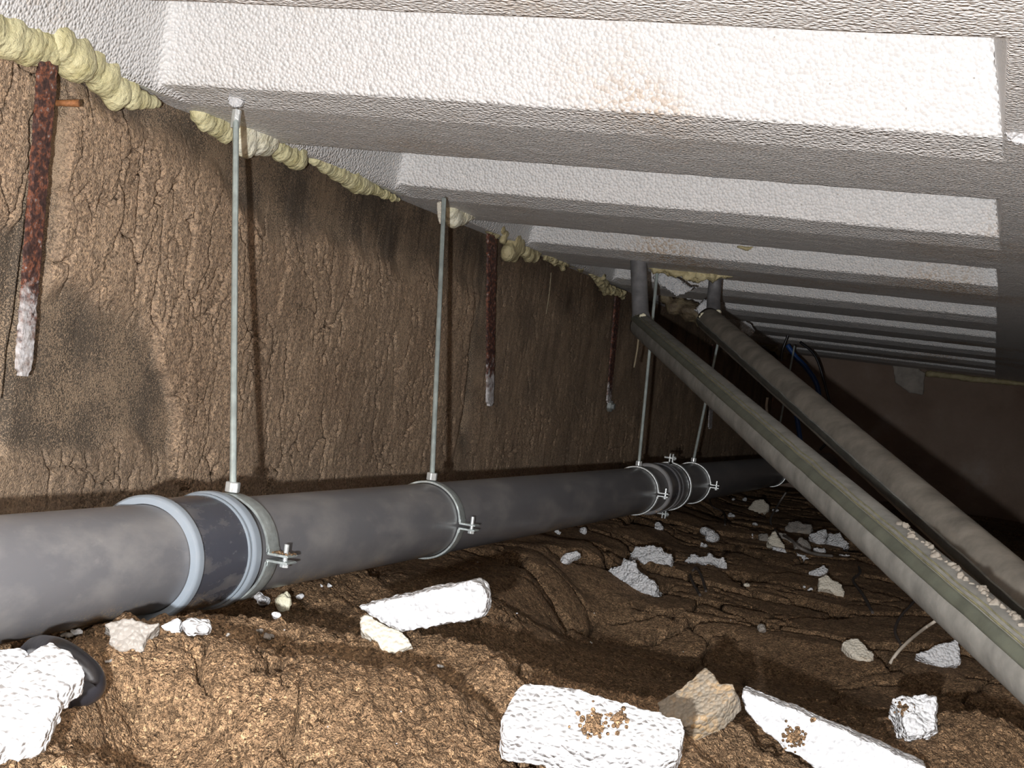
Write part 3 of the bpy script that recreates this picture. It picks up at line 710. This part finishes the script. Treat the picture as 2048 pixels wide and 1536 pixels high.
foam([(630, 315, 17), (650, 328, 19), (675, 342, 20), (700, 355, 22), (716, 366, 22), (733, 374, 16), (750, 380, 11), (768, 388, 10), (786, 395, 8), (797, 399, 5)], FX, 'long thin crinkled yellow foam worm between the first and second rods', seed=8)
foam([(903, 420, 18), (908, 436, 20), (925, 430, 20), (945, 424, 14), (962, 418, 8)], FX + .06, 'pale wedge of foam touching the top of the second hanger rod', 'foam_pale', seed=9, squash=(.7, 1, 1))
foam([(955, 437, 8), (968, 446, 11), (980, 456, 13), (990, 464, 14)], FX, 'small dark yellow foam bulge above the second rusty strip', 'foam_old', seed=10, vox=.005)
foam([(1003, 458, 9), (1010, 468, 9), (1006, 480, 9)], FX + .015, 'little hooked foam curl right of the second rusty strip', 'foam_old', seed=11, vox=.0045)
foam([(1025, 482, 22), (1032, 492, 22), (1016, 505, 18), (1028, 512, 12)], FX, 'cauliflower-like foam knob right of the second rusty strip', 'foam_old', seed=12, vox=.005)
foam([(1050, 502, 14), (1058, 510, 15), (1068, 512, 14), (1076, 508, 8)], FX, 'ringed stub of foam right of the cauliflower-like knob', 'foam_old', seed=13, vox=.005)
foam([(1092, 512, 9), (1105, 516, 11), (1122, 522, 11), (1126, 532, 9), (1140, 522, 9), (1146, 530, 7), (1162, 534, 8), (1172, 536, 8)], FX, 'crumbly flat crust of foam under the third rib', 'foam_old', seed=14, vox=.006, amps=((.010, 45), (.005, 110)))
foam([(1182, 540, 10), (1196, 552, 12), (1206, 566, 13), (1212, 580, 10), (1226, 580, 8), (1236, 584, 8), (1246, 592, 8)], FX, 'sloping ragged foam crust above the third rusty strip', 'foam_old', seed=15, vox=.006, amps=((.012, 45), (.005, 110)))
fy = lambda y: (lambda a, b_: on_y(a, b_, y))
foam([(1292, 525, 9), (1310, 532, 12), (1340, 537, 14), (1375, 546, 14), (1400, 548, 17), (1425, 548, 14), (1450, 546, 8), (1462, 547, 4)], fy(3.88), 'ragged mustard foam sheet hanging from the rib between the two risers', 'foam_old', seed=16, vox=.006, amps=((.012, 40), (.006, 110)), group=None)
foam([(1480, 494, 9), (1492, 497, 9), (1502, 495, 7)], fy(3.58), 'small flat foam smear under the third rib edge', 'foam_old', seed=17, vox=.006, group=None, squash=(1, .5, .6))
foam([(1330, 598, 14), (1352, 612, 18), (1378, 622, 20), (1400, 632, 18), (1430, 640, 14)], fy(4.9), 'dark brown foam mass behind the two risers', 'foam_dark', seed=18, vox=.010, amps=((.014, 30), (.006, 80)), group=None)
foam([(1478, 640, 12), (1485, 650, 14), (1500, 658, 16), (1512, 672, 14), (1540, 684, 12), (1560, 700, 12), (1574, 716, 10)], lambda a, b_: on_x(a, b_, -1.23), 'far shadowed foam bead beyond the risers', 'foam_old', seed=19, vox=.014, sub=6, amps=((.01, 25), (.006, 60)), group=None)
foam([(1602, 656, 7), (1616, 660, 9), (1632, 662, 9), (1642, 664, 7)], fy(6.9), 'distant bright yellow foam smear below the far ribs', 'foam', seed=20, vox=.012, group=None, squash=(1, .5, .6))

# ------------------------------------------------------------------ polystyrene pieces
LAST = {}
def slab(poly, ref, normal, th, label, mat='eps_white', vox=None, amp=.0016, seed=1, lift=0., name='polystyrene_chunk', jag=.0, cat='polystyrene piece', group=None, y=None, bulge=None):
    p0 = hit(ref[0], ref[1], lift) if y is None else on_y(ref[0], ref[1], y)
    n = np.array(normal, float); n /= np.linalg.norm(n)
    V = []; 
    for (a, b_) in poly:
        d = ray(a, b_); V.append(d * ((p0 @ n) / (d @ n)))
    V = np.array(V); dist = np.linalg.norm(V.mean(0)); vox = vox or max(.0022, dist * .0013)
    # ragged outline
    Q = []
    rs = np.random.RandomState(seed)
    for i in range(len(V)):
        a, b_ = V[i], V[(i + 1) % len(V)]; k = max(1, int(np.linalg.norm(b_ - a) / .012)) if jag else 1
        for j in range(k):
            p = a + (b_ - a) * j / k
            if jag and j: p = p + np.cross(n, b_ - a) / np.linalg.norm(b_ - a) * rs.uniform(-jag, jag)
            Q.append(p)
    LAST['p'] = p0; LAST['n'] = n
    bm = bmesh.new(); f0 = bm.faces.new([bm.verts.new(tuple(v)) for v in Q])
    r = bmesh.ops.extrude_face_region(bm, geom=[f0])
    for v in r['geom']:
        if isinstance(v, bmesh.types.BMVert): v.co -= Vector(n) * th
    bmesh.ops.triangulate(bm, faces=[f for f in bm.faces if len(f.verts) > 4])
    me_ = roughen(remesh(bm_me(bm), vox, 0), [(amp, 45), (amp * .7, 170)], seed)
    o = thing_at(name, me_, M[mat], label, cat, group); LAST['o'] = o; return o
def sandy(c, rpx, k):
    rs = np.random.RandomState(k); bm = bmesh.new(); o = LAST['o']; n = LAST['n']
    for i in range(k):
        a_, q_ = rs.uniform(0, 6.28), abs(rs.normal(0, .5)); px, py = c[0] + math.cos(a_) * q_ * rpx, c[1] + math.sin(a_) * q_ * rpx
        d = ray(px, py); p = d * ((LAST['p'] @ n) / (d @ n)) + n * (.0006 + .004 * max(0, 1 - q_ * 1.4) * rs.uniform(0, 1)); rr2 = rs.uniform(.0012, .0026)
        bmesh.ops.create_icosphere(bm, subdivisions=1, radius=rr2, matrix=Matrix.Translation(Vector(p) - o.location) @ Matrix.Rotation(a_, 4, 'X'))
    link('sand_patch', bm_me(bm), M['sand'], o)['kind'] = 'stuff'
def cr5(L_): return [(780 + a / 2.926, 880 + b_ / 2.926) for a, b_ in L_]
def cr6(L_): return [(1200 + a / 4.096, 850 + b_ / 4.096) for a, b_ in L_]
def cra(L_): return [(a / 5.12, 1200 + b_ / 5.12) for a, b_ in L_]
def crb(L_): return [(480 + a / 3.531, 1120 + b_ / 3.531) for a, b_ in L_]
def crc(L_): return [(960 + a / 1.882, 1011 + b_ / 1.882) for a, b_ in L_]
def crd(L_): return [(1480 + a / 3.606, 1250 + b_ / 3.606) for a, b_ in L_]
slab(cra([(-160, 960), (30, 790), (150, 700), (270, 560), (400, 470), (520, 420), (600, 490), (700, 520), (790, 620), (850, 690), (880, 760), (830, 820), (760, 830), (700, 920), (570, 980), (630, 1060), (580, 1130), (550, 1250), (480, 1360), (400, 1430), (290, 1430), (190, 1480), (120, 1440), (40, 1500), (-160, 1600)]),
     (40, 1485), (.25, -.42, .87), .018, 'biggest cream-white polystyrene slab at the bottom left corner', 'eps_white', jag=.003, seed=31, lift=.035)
slab(cra([(-160, 480), (100, 490), (200, 480), (290, 520), (250, 640), (180, 760), (30, 840), (-160, 980)]), (10, 1372), (.3, -.45, .8), .02,
     'bluish white polystyrene piece tucked behind the big corner slab', jag=.003, seed=32, lift=.012)
slab(cra([(1050, 240), (1200, 200), (1340, 190), (1640, 230), (1600, 290), (1530, 340), (1470, 460), (1490, 520), (1400, 540), (1360, 480), (1270, 530), (1180, 530), (1160, 470), (1100, 430), (1130, 370), (1110, 300)]),
     (270, 1302), (.3, -.75, .55), .022, 'dusty grey ragged polystyrene chunk under the near pipe rim', 'eps_grey', jag=.002, seed=33)
slab(cra([(1640, 260), (1800, 170), (1860, 200), (1840, 280), (1870, 370), (1780, 350), (1700, 310)]), (355, 1272), (.3, -.8, .5), .02, 'small pointed white chunk right of the dusty grey one', jag=.002, seed=34)
slab(crd([(20, 470), (200, 540), (400, 610), (700, 740), (1050, 890), (1350, 1030), (1350, 1120), (1100, 1150), (600, 1080), (500, 1000), (330, 900), (250, 820), (120, 720), (50, 620), (20, 520)]),
     (1560, 1492), (.10, -.97, .10), .060, 'long pointed white polystyrene slab at the lower right, smeared with yellow', jag=.0015, seed=35, lift=.035)
sandy((1590, 1474), 26, 150)
sandy((1625, 1440), 6, 14)
slab(crc([(90, 850), (78, 810), (105, 740), (165, 665), (260, 668), (500, 725), (650, 770), (760, 800), (770, 860), (745, 945), (690, 958), (470, 930), (250, 880)]),
     (1010, 1464), (.12, -.52, .85), .036, 'foreground white polystyrene block with a splash of sand on top', jag=.0015, seed=36, lift=.034)
sandy((1188, 1450), 30, 190)
sandy((1235, 1440), 22, 50)
slab(crc([(630, 770), (760, 680), (850, 605), (880, 640), (900, 670), (950, 668), (960, 700), (900, 770), (840, 800), (770, 832)]), (1370, 1450), (-.25, -.65, .7), .03,
     'tan sand-coated polystyrene piece behind the foreground block', 'eps_tan', jag=.002, seed=37, lift=.008)
slab(crd([(1090, 540), (1150, 500), (1220, 510), (1300, 480), (1400, 520), (1425, 600), (1425, 690), (1390, 760), (1300, 795), (1220, 780), (1190, 740), (1170, 660), (1150, 600)]),
     (1840, 1468), (.1, -.75, .65), .045, 'rounded white polystyrene lump half buried at the right', jag=.005, seed=38, amp=.004, lift=.01)
sandy((1810, 1418), 18, 60)
slab(crd([(730, 130), (790, 90), (850, 90), (900, 140), (970, 200), (960, 240), (920, 270), (860, 240), (800, 210)]), (1735, 1325), (.0, -.6, .8), .02, 'flat greyish polystyrene tile lying in shade beyond the long slab', 'eps_cream', seed=39)
slab(crd([(1270, 210), (1450, 130), (1570, 100), (1590, 180), (1590, 280), (1450, 310), (1380, 260)]), (1885, 1335), (.2, -.8, .5), .03, 'white triangular polystyrene chunk beneath the front lagged pipe', jag=.002, seed=40)
slab(crb([(850, 330), (1000, 290), (1450, 190), (1640, 155), (1700, 180), (1735, 260), (1730, 350), (1700, 400), (1600, 430), (1150, 505), (1060, 480), (860, 350)]),
     (740, 1290), (.18, -.98, .03), .050, 'straight-cut white polystyrene bar beneath the middle of the pipe', seed=41, amp=.0022)
slab(crb([(840, 400), (900, 380), (1050, 470), (1120, 490), (1220, 600), (1090, 650), (1010, 640), (960, 570), (850, 490)]), (790, 1302), (.2, -.75, .6), .03,
     'broken cream polystyrene foot below the left end of the straight-cut bar', 'eps_cream', seed=42, jag=.002, lift=.004)
slab(cr6([(30, 1230), (70, 1170), (180, 1150), (200, 1090), (280, 1120), (300, 1170), (430, 1280), (455, 1380), (400, 1390), (270, 1340), (100, 1280)]), (1295, 1190), (-.2, -.8, .55), .06,
     'jagged white polystyrene wedge in the middle distance, front one of the pair', seed=43, jag=.004, amp=.006)
slab(cr6([(230, 1050), (300, 990), (400, 970), (480, 1000), (590, 1060), (590, 1140), (500, 1140), (430, 1150), (320, 1100)]), (1330, 1130), (.1, -.8, .55), .06,
     'rounded white polystyrene wedge in the middle distance, rear one of the pair', seed=44, jag=.004, amp=.006)
slab(cr5([(1000, 690), (1030, 660), (1090, 640), (1115, 665), (1060, 690), (1040, 720), (1000, 725)]), (1125, 1127), (.1, -.8, .5), .025, 'little white scrap left of the two middle wedges', seed=45, jag=.003)
slab(cr6([(670, 1120), (770, 1050), (830, 1090), (900, 1045), (960, 1080), (1035, 1110), (1030, 1160), (980, 1165), (900, 1115), (760, 1120)]), (1440, 1135), (.1, -.8, .5), .03, 'ragged white strip of polystyrene right of the rear wedge', seed=46, jag=.004, amp=.006)
slab(cr6([(1210, 670), (1270, 610), (1340, 605), (1390, 650), (1380, 700), (1300, 720), (1240, 710)]), (1520, 1026), (.1, -.8, .5), .06, 'cream rounded piece near the pipe behind the dangling wire', 'eps_cream', seed=47, jag=.004)
PILE = 'pile of broken polystyrene left of the front lagged pipe'
for i, (pl, rf, lb, mt) in enumerate([
    ([(1540, 790), (1620, 775), (1740, 830), (1720, 880), (1620, 890), (1510, 860)], (1600, 1066), 'topmost flat shard of the far polystyrene pile', 'eps_grey'),
    ([(1700, 900), (1850, 840), (1860, 940), (1780, 980)], (1635, 1088), 'upright square white shard in the far polystyrene pile', 'eps_white'),
    ([(1590, 960), (1640, 900), (1740, 990), (1700, 1040), (1600, 1010)], (1612, 1102), 'grey diamond shard in the middle of the far pile', 'eps_grey'),
    ([(1860, 880), (1950, 880), (2040, 960), (1950, 1000), (1840, 980)], (1675, 1093), 'right-hand white shard of the far pile touching the lagged pipe outline', 'eps_white'),
    ([(1360, 930), (1430, 860), (1480, 930), (1530, 1030), (1400, 980)], (1565, 1100), 'pale triangular shard on the left of the far pile', 'eps_cream'),
    ([(1200, 945), (1250, 890), (1295, 935)], (1508, 1078), 'tiny white triangle leftmost of the far pile', 'eps_white'),
    ([(1290, 885), (1380, 880), (1390, 950), (1300, 945)], (1530, 1082), 'grey smear-like shard between the tiny triangle and the pale triangular shard', 'eps_grey'),
    ([(1400, 980), (1530, 1030), (1500, 1050), (1410, 1010)], (1565, 1104), 'thin white edge piece below the pale triangular shard', 'eps_white'),
    ([(1740, 1000), (1850, 990), (1850, 1040), (1760, 1055)], (1640, 1106), 'small white shard at the lower front of the far pile', 'eps_white'),
    ([(1600, 1030), (1700, 1070), (1660, 1090), (1610, 1055)], (1602, 1115), 'lowest sliver of the far pile', 'eps_white'),
    ([(1450, 870), (1510, 880), (1580, 950), (1560, 980), (1500, 940)], (1578, 1088), 'leaning grey sliver behind the loose cable in the far pile', 'eps_grey'),
    ([(1960, 1060), (2040, 1050), (2070, 1070), (1980, 1085)], (1695, 1113), 'flat white flake rightmost in front of the far pile', 'eps_white')]):
    slab(cr6(pl), rf, (.15 * ((i % 3) - 1), -.75, .6), .035, lb, mt, seed=60 + i, jag=.003, group=PILE, amp=.005)
slab(cr6([(1705, 1200), (1830, 1140), (1870, 1180), (1860, 1215), (1780, 1245)]), (1640, 1153), (.1, -.7, .6), .03, 'white cap piece on top of the sandy chunk below the far pile', seed=75, jag=.003)
slab(cr6([(1790, 1250), (1860, 1215), (1910, 1270), (1960, 1280), (2010, 1370), (2000, 1410), (1930, 1400), (1880, 1340), (1790, 1340)]), (1680, 1193), (.1, -.7, .6), .03, 'sandy cream polystyrene chunk below the far pile', 'eps_cream', seed=76, jag=.003)
# white fragments round the top of the third rod
slab([(1305, 548), (1318, 540), (1340, 548), (1358, 560), (1382, 572), (1400, 566), (1380, 582), (1362, 588), (1350, 592), (1338, 580), (1322, 572)], (1350, 560), (.1, -1, .1), .02,
     'broken white ceiling fragments around the third rod top', y=4.01, seed=77, jag=.006, amp=.008, cat='polystyrene piece')
slab([(1386, 618), (1410, 602), (1424, 606), (1428, 622), (1400, 628)], (1400, 615), (.1, -1, .1), .03, 'bluish white scrap beside the torn end of the rear lagged pipe', y=4.10, seed=78, jag=.006, amp=.008)
slab([(1478, 640), (1500, 645), (1512, 660), (1500, 672), (1482, 660)], (1490, 655), (.2, -1, .1), .03, 'dim white scrap by the rear riser in the dark', y=5.6, seed=79, jag=.006)
slab([(455, 196), (466, 190), (478, 194), (488, 203), (484, 212), (470, 218), (460, 212)], (470, 205), (.4, -.9, -.1), .012, 'crumbled white polystyrene clinging above the first rod nut', y=float(top1[1]) - .012, seed=80, amp=.003)
slab([(560, 238), (600, 242), (640, 247), (690, 256), (688, 263), (650, 262), (610, 256), (575, 248)], (620, 250), (.1, -.8, -.6), .006, 'thin torn white edge on the rib right of the first rod', y=2.12, seed=81, amp=.002, cat='polystyrene piece')
slab([(2008, 258), (2030, 254), (2060, 262), (2060, 290), (2030, 292), (2012, 284)], (2030, 275), (.0, -.8, -.6), .02, 'bright broken polystyrene knob at the right edge beside the first rib end', y=1.72, seed=82, amp=.004)
slab([(872, 402), (884, 402), (886, 440), (880, 452), (874, 430)], (880, 420), (.5, -.9, 0), .006, 'pale torn flake left of the second rod top', 'eps_cream', y=2.74, seed=83)
# crumb clusters
def crumb(px, py, rpx, label, mat='eps_white', seed=1, name='polystyrene_crumb', k=5, group=None, squash=.75, cat='crumb'):
    p = hit(px, py + rpx * .8); dist = np.linalg.norm(p); r = rpx * dist / F_PX; rs = np.random.RandomState(seed)
    pts = [(p + np.array([rs.uniform(-.6, .6) * r, rs.uniform(-.5, .5) * r, r * .55 + rs.uniform(-.15, .4) * r]), r * rs.uniform(.35, .6)) for _ in range(k)]
    me_ = blobs_me(pts, min(max(.0016, r * .11), r * .22), [(r * .12, 1.2 / r), (r * .06, 3 / r)], seed, (1, 1, squash))
    return thing_at(name, me_, M[mat], label, cat, group)
CL = [(400, 1252, 32, 'popcorn-like white crumb heap below the rims of the near coupling', 'eps_white', 9), (520, 1196, 20, 'white crumb heap in a hole under the nearest clamp', 'eps_white', 7),
      (500, 1190, 12, 'smaller white crumb at the left of the heap under the nearest clamp', 'eps_white', 5), (600, 1192, 11, 'single white crumb right of the upright yellow foam lump', 'eps_white', 4),
      (555, 1230, 15, 'white crumb leaning against the upright yellow foam lump', 'eps_white', 4), (540, 1272, 16, 'greyish rounded crumb left of the dark furrow', 'eps_grey', 4),
      (517, 1262, 9, 'grey knobbly crumb beside the greyish rounded one', 'eps_grey', 4), (457, 1270, 8, 'small grey crumb on the sand right of the popcorn-like heap', 'eps_grey', 3),
      (152, 1262, 14, 'white crumb in the shadow under the near pipe', 'eps_white', 5), (130, 1268, 12, 'dim crumb left of the one under the near pipe', 'eps_grey', 5), (218, 1322, 9, 'tiny grey flake on the sand right of the black hose', 'eps_grey', 4),
      (660, 1170, 8, 'two-part crumb on the sand knob beside the pipe', 'eps_white', 3), (641, 1170, 5, 'tiny upright flake left of the sand knob', 'eps_white', 2), (880, 1333, 9, 'small bright crumb on the near sand ridge', 'eps_white', 3),
      (1420, 1068, 22, 'spiky white crumb cluster in front of the fourth clamp', 'eps_white', 8), (1407, 1090, 10, 'small crumb just below the spiky cluster', 'eps_white', 4), (1321, 1052, 13, 'flat white crumb in the crack under the far coupling', 'eps_white', 5),
      (1118, 1063, 9, 'white crumb hard against the underside of the middle pipe', 'eps_white', 3), (1160, 1058, 12, 'thin white crumbs along the underside of the middle pipe', 'eps_white', 5), (1490, 1166, 10, 'pale yellowish crumb among the soil cracks', 'eps_cream', 3),
      (1520, 1257, 14, 'sandy white lump in the shaded hollow', 'eps_grey', 5), (1462, 1030, 8, 'little crumb left of the cream rounded piece', 'eps_white', 4), (1468, 998, 6, 'tiny crumb under the far pipe', 'eps_white', 3), (1488, 998, 7, 'tiny crumb beside the cream rounded piece', 'eps_white', 3),
      (1512, 1048, 9, 'thin crumb on the wire left of the far pile', 'eps_white', 4), (1550, 1020, 8, 'crumb at the foot of the dangling wire', 'eps_white', 4), (1621, 1178, 7, 'upright crumb left of the sandy cream chunk', 'eps_white', 3), (1608, 1172, 6, 'smallest crumb left of the sandy cream chunk', 'eps_white', 2)]
for i, (a, b_, r, lb, mt, k) in enumerate(CL): crumb(a, b_, r, lb, mt, 100 + i, k=k)
crumb(572, 1200, 20, 'upright yellow foam lump on the sand below the nearest clamp', 'foam_pale', 140, 'foam_lump', 4, squash=1.7, cat='foam')
rs = np.random.RandomState(5)
for i in range(44):
    a, b_ = rs.uniform(420, 1900), rs.uniform(1110, 1500)
    if 1000 < a < 1400 and b_ > 1340 or a > 1480 and b_ > 1370 or a > 1500 and b_ > 900 + (a - 1500) * .8: continue
    crumb(a, b_, rs.uniform(1.8, 3.4), 'tiny white polystyrene bead lying loose on the soil', 'eps_white', 200 + i, 'polystyrene_bead', 2, group='tiny loose polystyrene beads on the soil', cat='bead')
# sand heaps on the blocks
def sand_on(px, py, rpx, lift, label, seed, k=60, n=(0, -.5, .85), par_y=None):
    pass

# ------------------------------------------------------------------ rusty strips on the wall
def strip(p0, p1, wpx, label, head=False, nail=False, th=.006, off=.018):
    a = on_x(*p0, WX + off); b_ = on_x(*p1, WX + off); k_ = .72 * np.linalg.norm(a) / 1.28; wd = k_ * wpx[0] * np.linalg.norm(a) / F_PX; wd2 = k_ * wpx[1] * np.linalg.norm(b_) / F_PX
    n = 90; ts = np.linspace(0, 1, n); V = []
    rs = np.random.RandomState(int(p0[0]))
    for t_ in ts:
        c = a + (b_ - a) * t_; w_ = (wd + (wd2 - wd) * t_) * (1 + .06 * pn(np.array([t_ * 25.]), np.array([3.]), 9)[0])
        if t_ > .985: w_ *= .6
        for (sy, sx_) in ((-1, .6), (-.82, 1), (0, 1.12), (.82, 1), (1, .6), (1, -1), (-1, -1)):
            V.append((c[0] + sx_ * th / 2 + .001 * rs.uniform(-1, 1), c[1] + sy * w_ / 2 * 1.12 + .0006 * rs.uniform(-1, 1), c[2]))
    m7 = 7; F_ = [(i * m7 + j, i * m7 + (j + 1) % m7, (i + 1) * m7 + (j + 1) % m7, (i + 1) * m7 + j) for i in range(n - 1) for j in range(m7)] + [tuple(range(m7)), tuple((n - 1) * m7 + j for j in range(m7))]
    me_ = bpy.data.meshes.new('strip'); me_.from_pydata(V, [], F_)
    bm = bmesh.new(); bm.from_mesh(me_); bmesh.ops.recalc_face_normals(bm, faces=bm.faces); bm.to_mesh(me_); bm.free()
    t = link('steel_strip', me_, M['rust']); tag(t, label, 'strip', 'rusted strips hanging on the wall')
    if nail:
        bm = bmesh.new(); q0 = on_x(112, 206, WX + .036); cyl_bm(bm, tuple(q0), tuple(q0 + np.array([.028, .012, .004])), .0042, 10, .0052); link('nail', bm_me(bm, smooth=True), M['nail'], t)
    if head:
        bm = bmesh.new(); q0 = on_x(1218, 812, WX + .02); hexnut(bm, tuple(q0 + np.array([.004, 0, 0])), .020, .016, 'X', .4); cyl_bm(bm, tuple(q0), tuple(q0 + [.020, 0, 0]), .010, 12)
        o = link('bolt_head', bm_me(bm), M['zinc_dull'], t); o['label'] = 'dull grey bolt head'
    return t
strip((97, 118), (46, 752), (40, 33), 'tall wide rusty steel strip at the left with a whitened lower end', nail=True, off=.042)
strip((984, 470), (980, 812), (23, 16), 'dark rusty strip on the wall right of the second rod, pale lower half', off=.032)
strip((1236, 590), (1217, 806), (12, 9), 'narrow rusty strip left of the front riser with a bolt head', head=True)
strip((1428, 690), (1420, 858), (9, 8), 'grey ended strip seen through the gap under the rear lagged pipe')

# ------------------------------------------------------------------ hoses, cables, roots
def cable(pts, r, mat, label, name='cable', cat='cable', par=None, seg=8, sub=8):
    P_ = np.array([np.array(p, float) for p in pts]); out = []
    n = len(P_)
    for i in range(n - 1):
        p0, p1, p2, p3 = P_[max(i - 1, 0)], P_[i], P_[i + 1], P_[min(i + 2, n - 1)]
        for j in range(sub):
            t_ = j / sub
            out.append(.5 * ((2 * p1) + (-p0 + p2) * t_ + (2 * p0 - 5 * p1 + 4 * p2 - p3) * t_**2 + (-p0 + 3 * p1 - 3 * p2 + p3) * t_**3))
    out.append(P_[-1]); me_ = tube_np(out, r, seg); shade(me_)
    if par is None: return thing_at(name, me_, mat if not isinstance(mat, str) else M[mat], label, cat)
    return link(name, me_, M[mat], par)
g = lambda a, b_, l=.004: hit(a, b_, l)
h0 = [hit(50, 1330, .006), hit(75, 1300, .014), hit(112, 1303, .022), hit(150, 1325, .020), hit(180, 1355, .016), hit(176, 1380, .010), hit(125, 1398, .004)]
cable(h0, .0120, 'black', 'thick black plastic hose end looping behind the corner slab', 'hose', 'hose', seg=16)
cable([g(1780, 1327, .0), g(1795, 1305, .01), g(1820, 1280, .03), g(1850, 1256, .045), g(1880, 1236, .05), g(1930, 1200, .04)], .0034, 'cable', 'beige cable rising from the sand below the front lagged pipe', seg=10)
cable([g(1802, 1290), g(1790, 1262, .012), g(1800, 1235, .02), g(1822, 1210, .03), g(1850, 1180, .03)], .003, 'cable_dark', 'dark root standing left of the beige cable', 'root', 'root')
cable([g(1690, 1098), g(1720, 1140), g(1706, 1160), g(1726, 1190), g(1745, 1225)], .0035, 'cable_dark', 'dark root wandering down the cracked soil right of the sandy chunk', 'root', 'root')
cable([on_y(1572, 985, 6.2), g(1556, 1010, .03), g(1541, 1040, .01), g(1552, 1062), g(1580, 1078, .03), g(1600, 1096, .03), g(1630, 1108, .01), g(1665, 1112)], .0042, 'cable_grey', 'thin grey wire dropping from the far pipe and crossing the pile')
cable([g(1385, 1142), g(1392, 1136, .01), g(1402, 1150), g(1410, 1175), g(1412, 1182)], .003, 'cable_dark', 'small dark root loop beyond the hollow, left strand', 'root', 'root')
cable([g(1380, 1150), g(1388, 1170), g(1400, 1190)], .003, 'cable_dark', 'small dark root beyond the hollow, lower strand', 'root', 'root')
cable([g(1418, 990, .01), g(1424, 1012), g(1447, 1025), g(1450, 1050)], .003, 'cable_dark', 'thin root on the soil under the fourth clamp', 'root', 'root')
cable([on_y(1575, 690, 6.9), on_y(1590, 712, 6.9), on_y(1612, 735, 6.9), on_y(1632, 765, 6.9), on_y(1640, 800, 6.9)], .012, 'blue', 'bright blue flexible pipe curving down in the far dark', 'hose', 'hose', seg=12)
cable([on_y(1590, 815, 6.9), on_y(1596, 850, 6.9), on_y(1602, 890, 6.9)], .012, 'blue', 'lower stretch of blue pipe beside the farthest rod', 'hose', 'hose', seg=12)
cable([on_y(1580, 652, 6.5), on_y(1576, 670, 6.5), on_y(1565, 700, 6.5), on_y(1562, 722, 6.5)], .006, 'black', 'black wire hanging from the far rib')
cable([on_y(1600, 684, 7.0), on_y(1632, 715, 7.0), on_y(1655, 790, 7.0), on_y(1668, 860, 7.0), on_y(1640, 900, 7.0)], .006, 'black', 'long black wire arching behind the blue flexible pipe')
cable([on_y(1535, 795, 5.5), on_y(1533, 815, 5.5), on_y(1538, 838, 5.5), on_y(1552, 862, 5.5)], .005, 'cable', 'pale wire between the two lagged pipes')
# roots / grass threads hanging
cable([on_y(1279, 652, 3.69), on_y(1275, 695, 3.70), on_y(1268, 735, 3.70)], .0025, 'leak', 'thin pale thread hanging below the front elbow', 'thread', 'thread')
cable([on_x(1102, 545, WX + .006), on_x(1098, 590, WX + .006), on_x(1092, 628, WX + .006)], .0022, 'leak', 'dried foam drip running down the wall below the flat crust', 'drip', 'foam')
# small yellow foam bits on the lagged pipes
def bit(px, py, rpx, y, label, seed, mat='foam_pale', cat='foam'):
    p = on_y(px, py, y); r = rpx * np.linalg.norm(p) / F_PX; rs = np.random.RandomState(seed)
    pts = [(p + rs.uniform(-.5, .5, 3) * r, r * rs.uniform(.4, .6)) for _ in range(4)]
    thing_at('foam_bit', blobs_me(pts, r * .16, [(r * .15, 1.5 / r)], seed), M[mat], label, cat)
def yA(px, PA, PB_):
    f0 = (px - 1283) / (2048 - 1283.); a, b_ = (PA[1], PB_[1]); return 1 / ((1 - f0) / a + f0 / b_)
bit(1285, 634, 8, 3.62, 'pale foam bit on the elbow of the front lagged pipe', 301)
bit(1680, 985, 6, yA(1680, PA0, PA1) - .03, 'round pale foam bit stuck halfway along the front lagged pipe', 302)
bit(1692, 984, 5, yA(1692, PA0, PA1) - .03, 'brownish foam bit beside the round one on the front lagged pipe', 303, 'foam_old')
bit(1661, 1000, 6, yA(1661, PA0, PA1) - .035, 'smeared foam bit below the round one on the front lagged pipe', 304)
bit(1768, 973, 6, 2.72, 'ochre foam bit on the side of the rear lagged pipe', 305, 'foam_old')
bit(1403, 632, 8, 3.98, 'pale foam bit on the torn end of the rear lagged pipe', 306)
bit(1437, 622, 6, 4.0, 'pale foam bit on top of the rear lagged pipe end', 307)
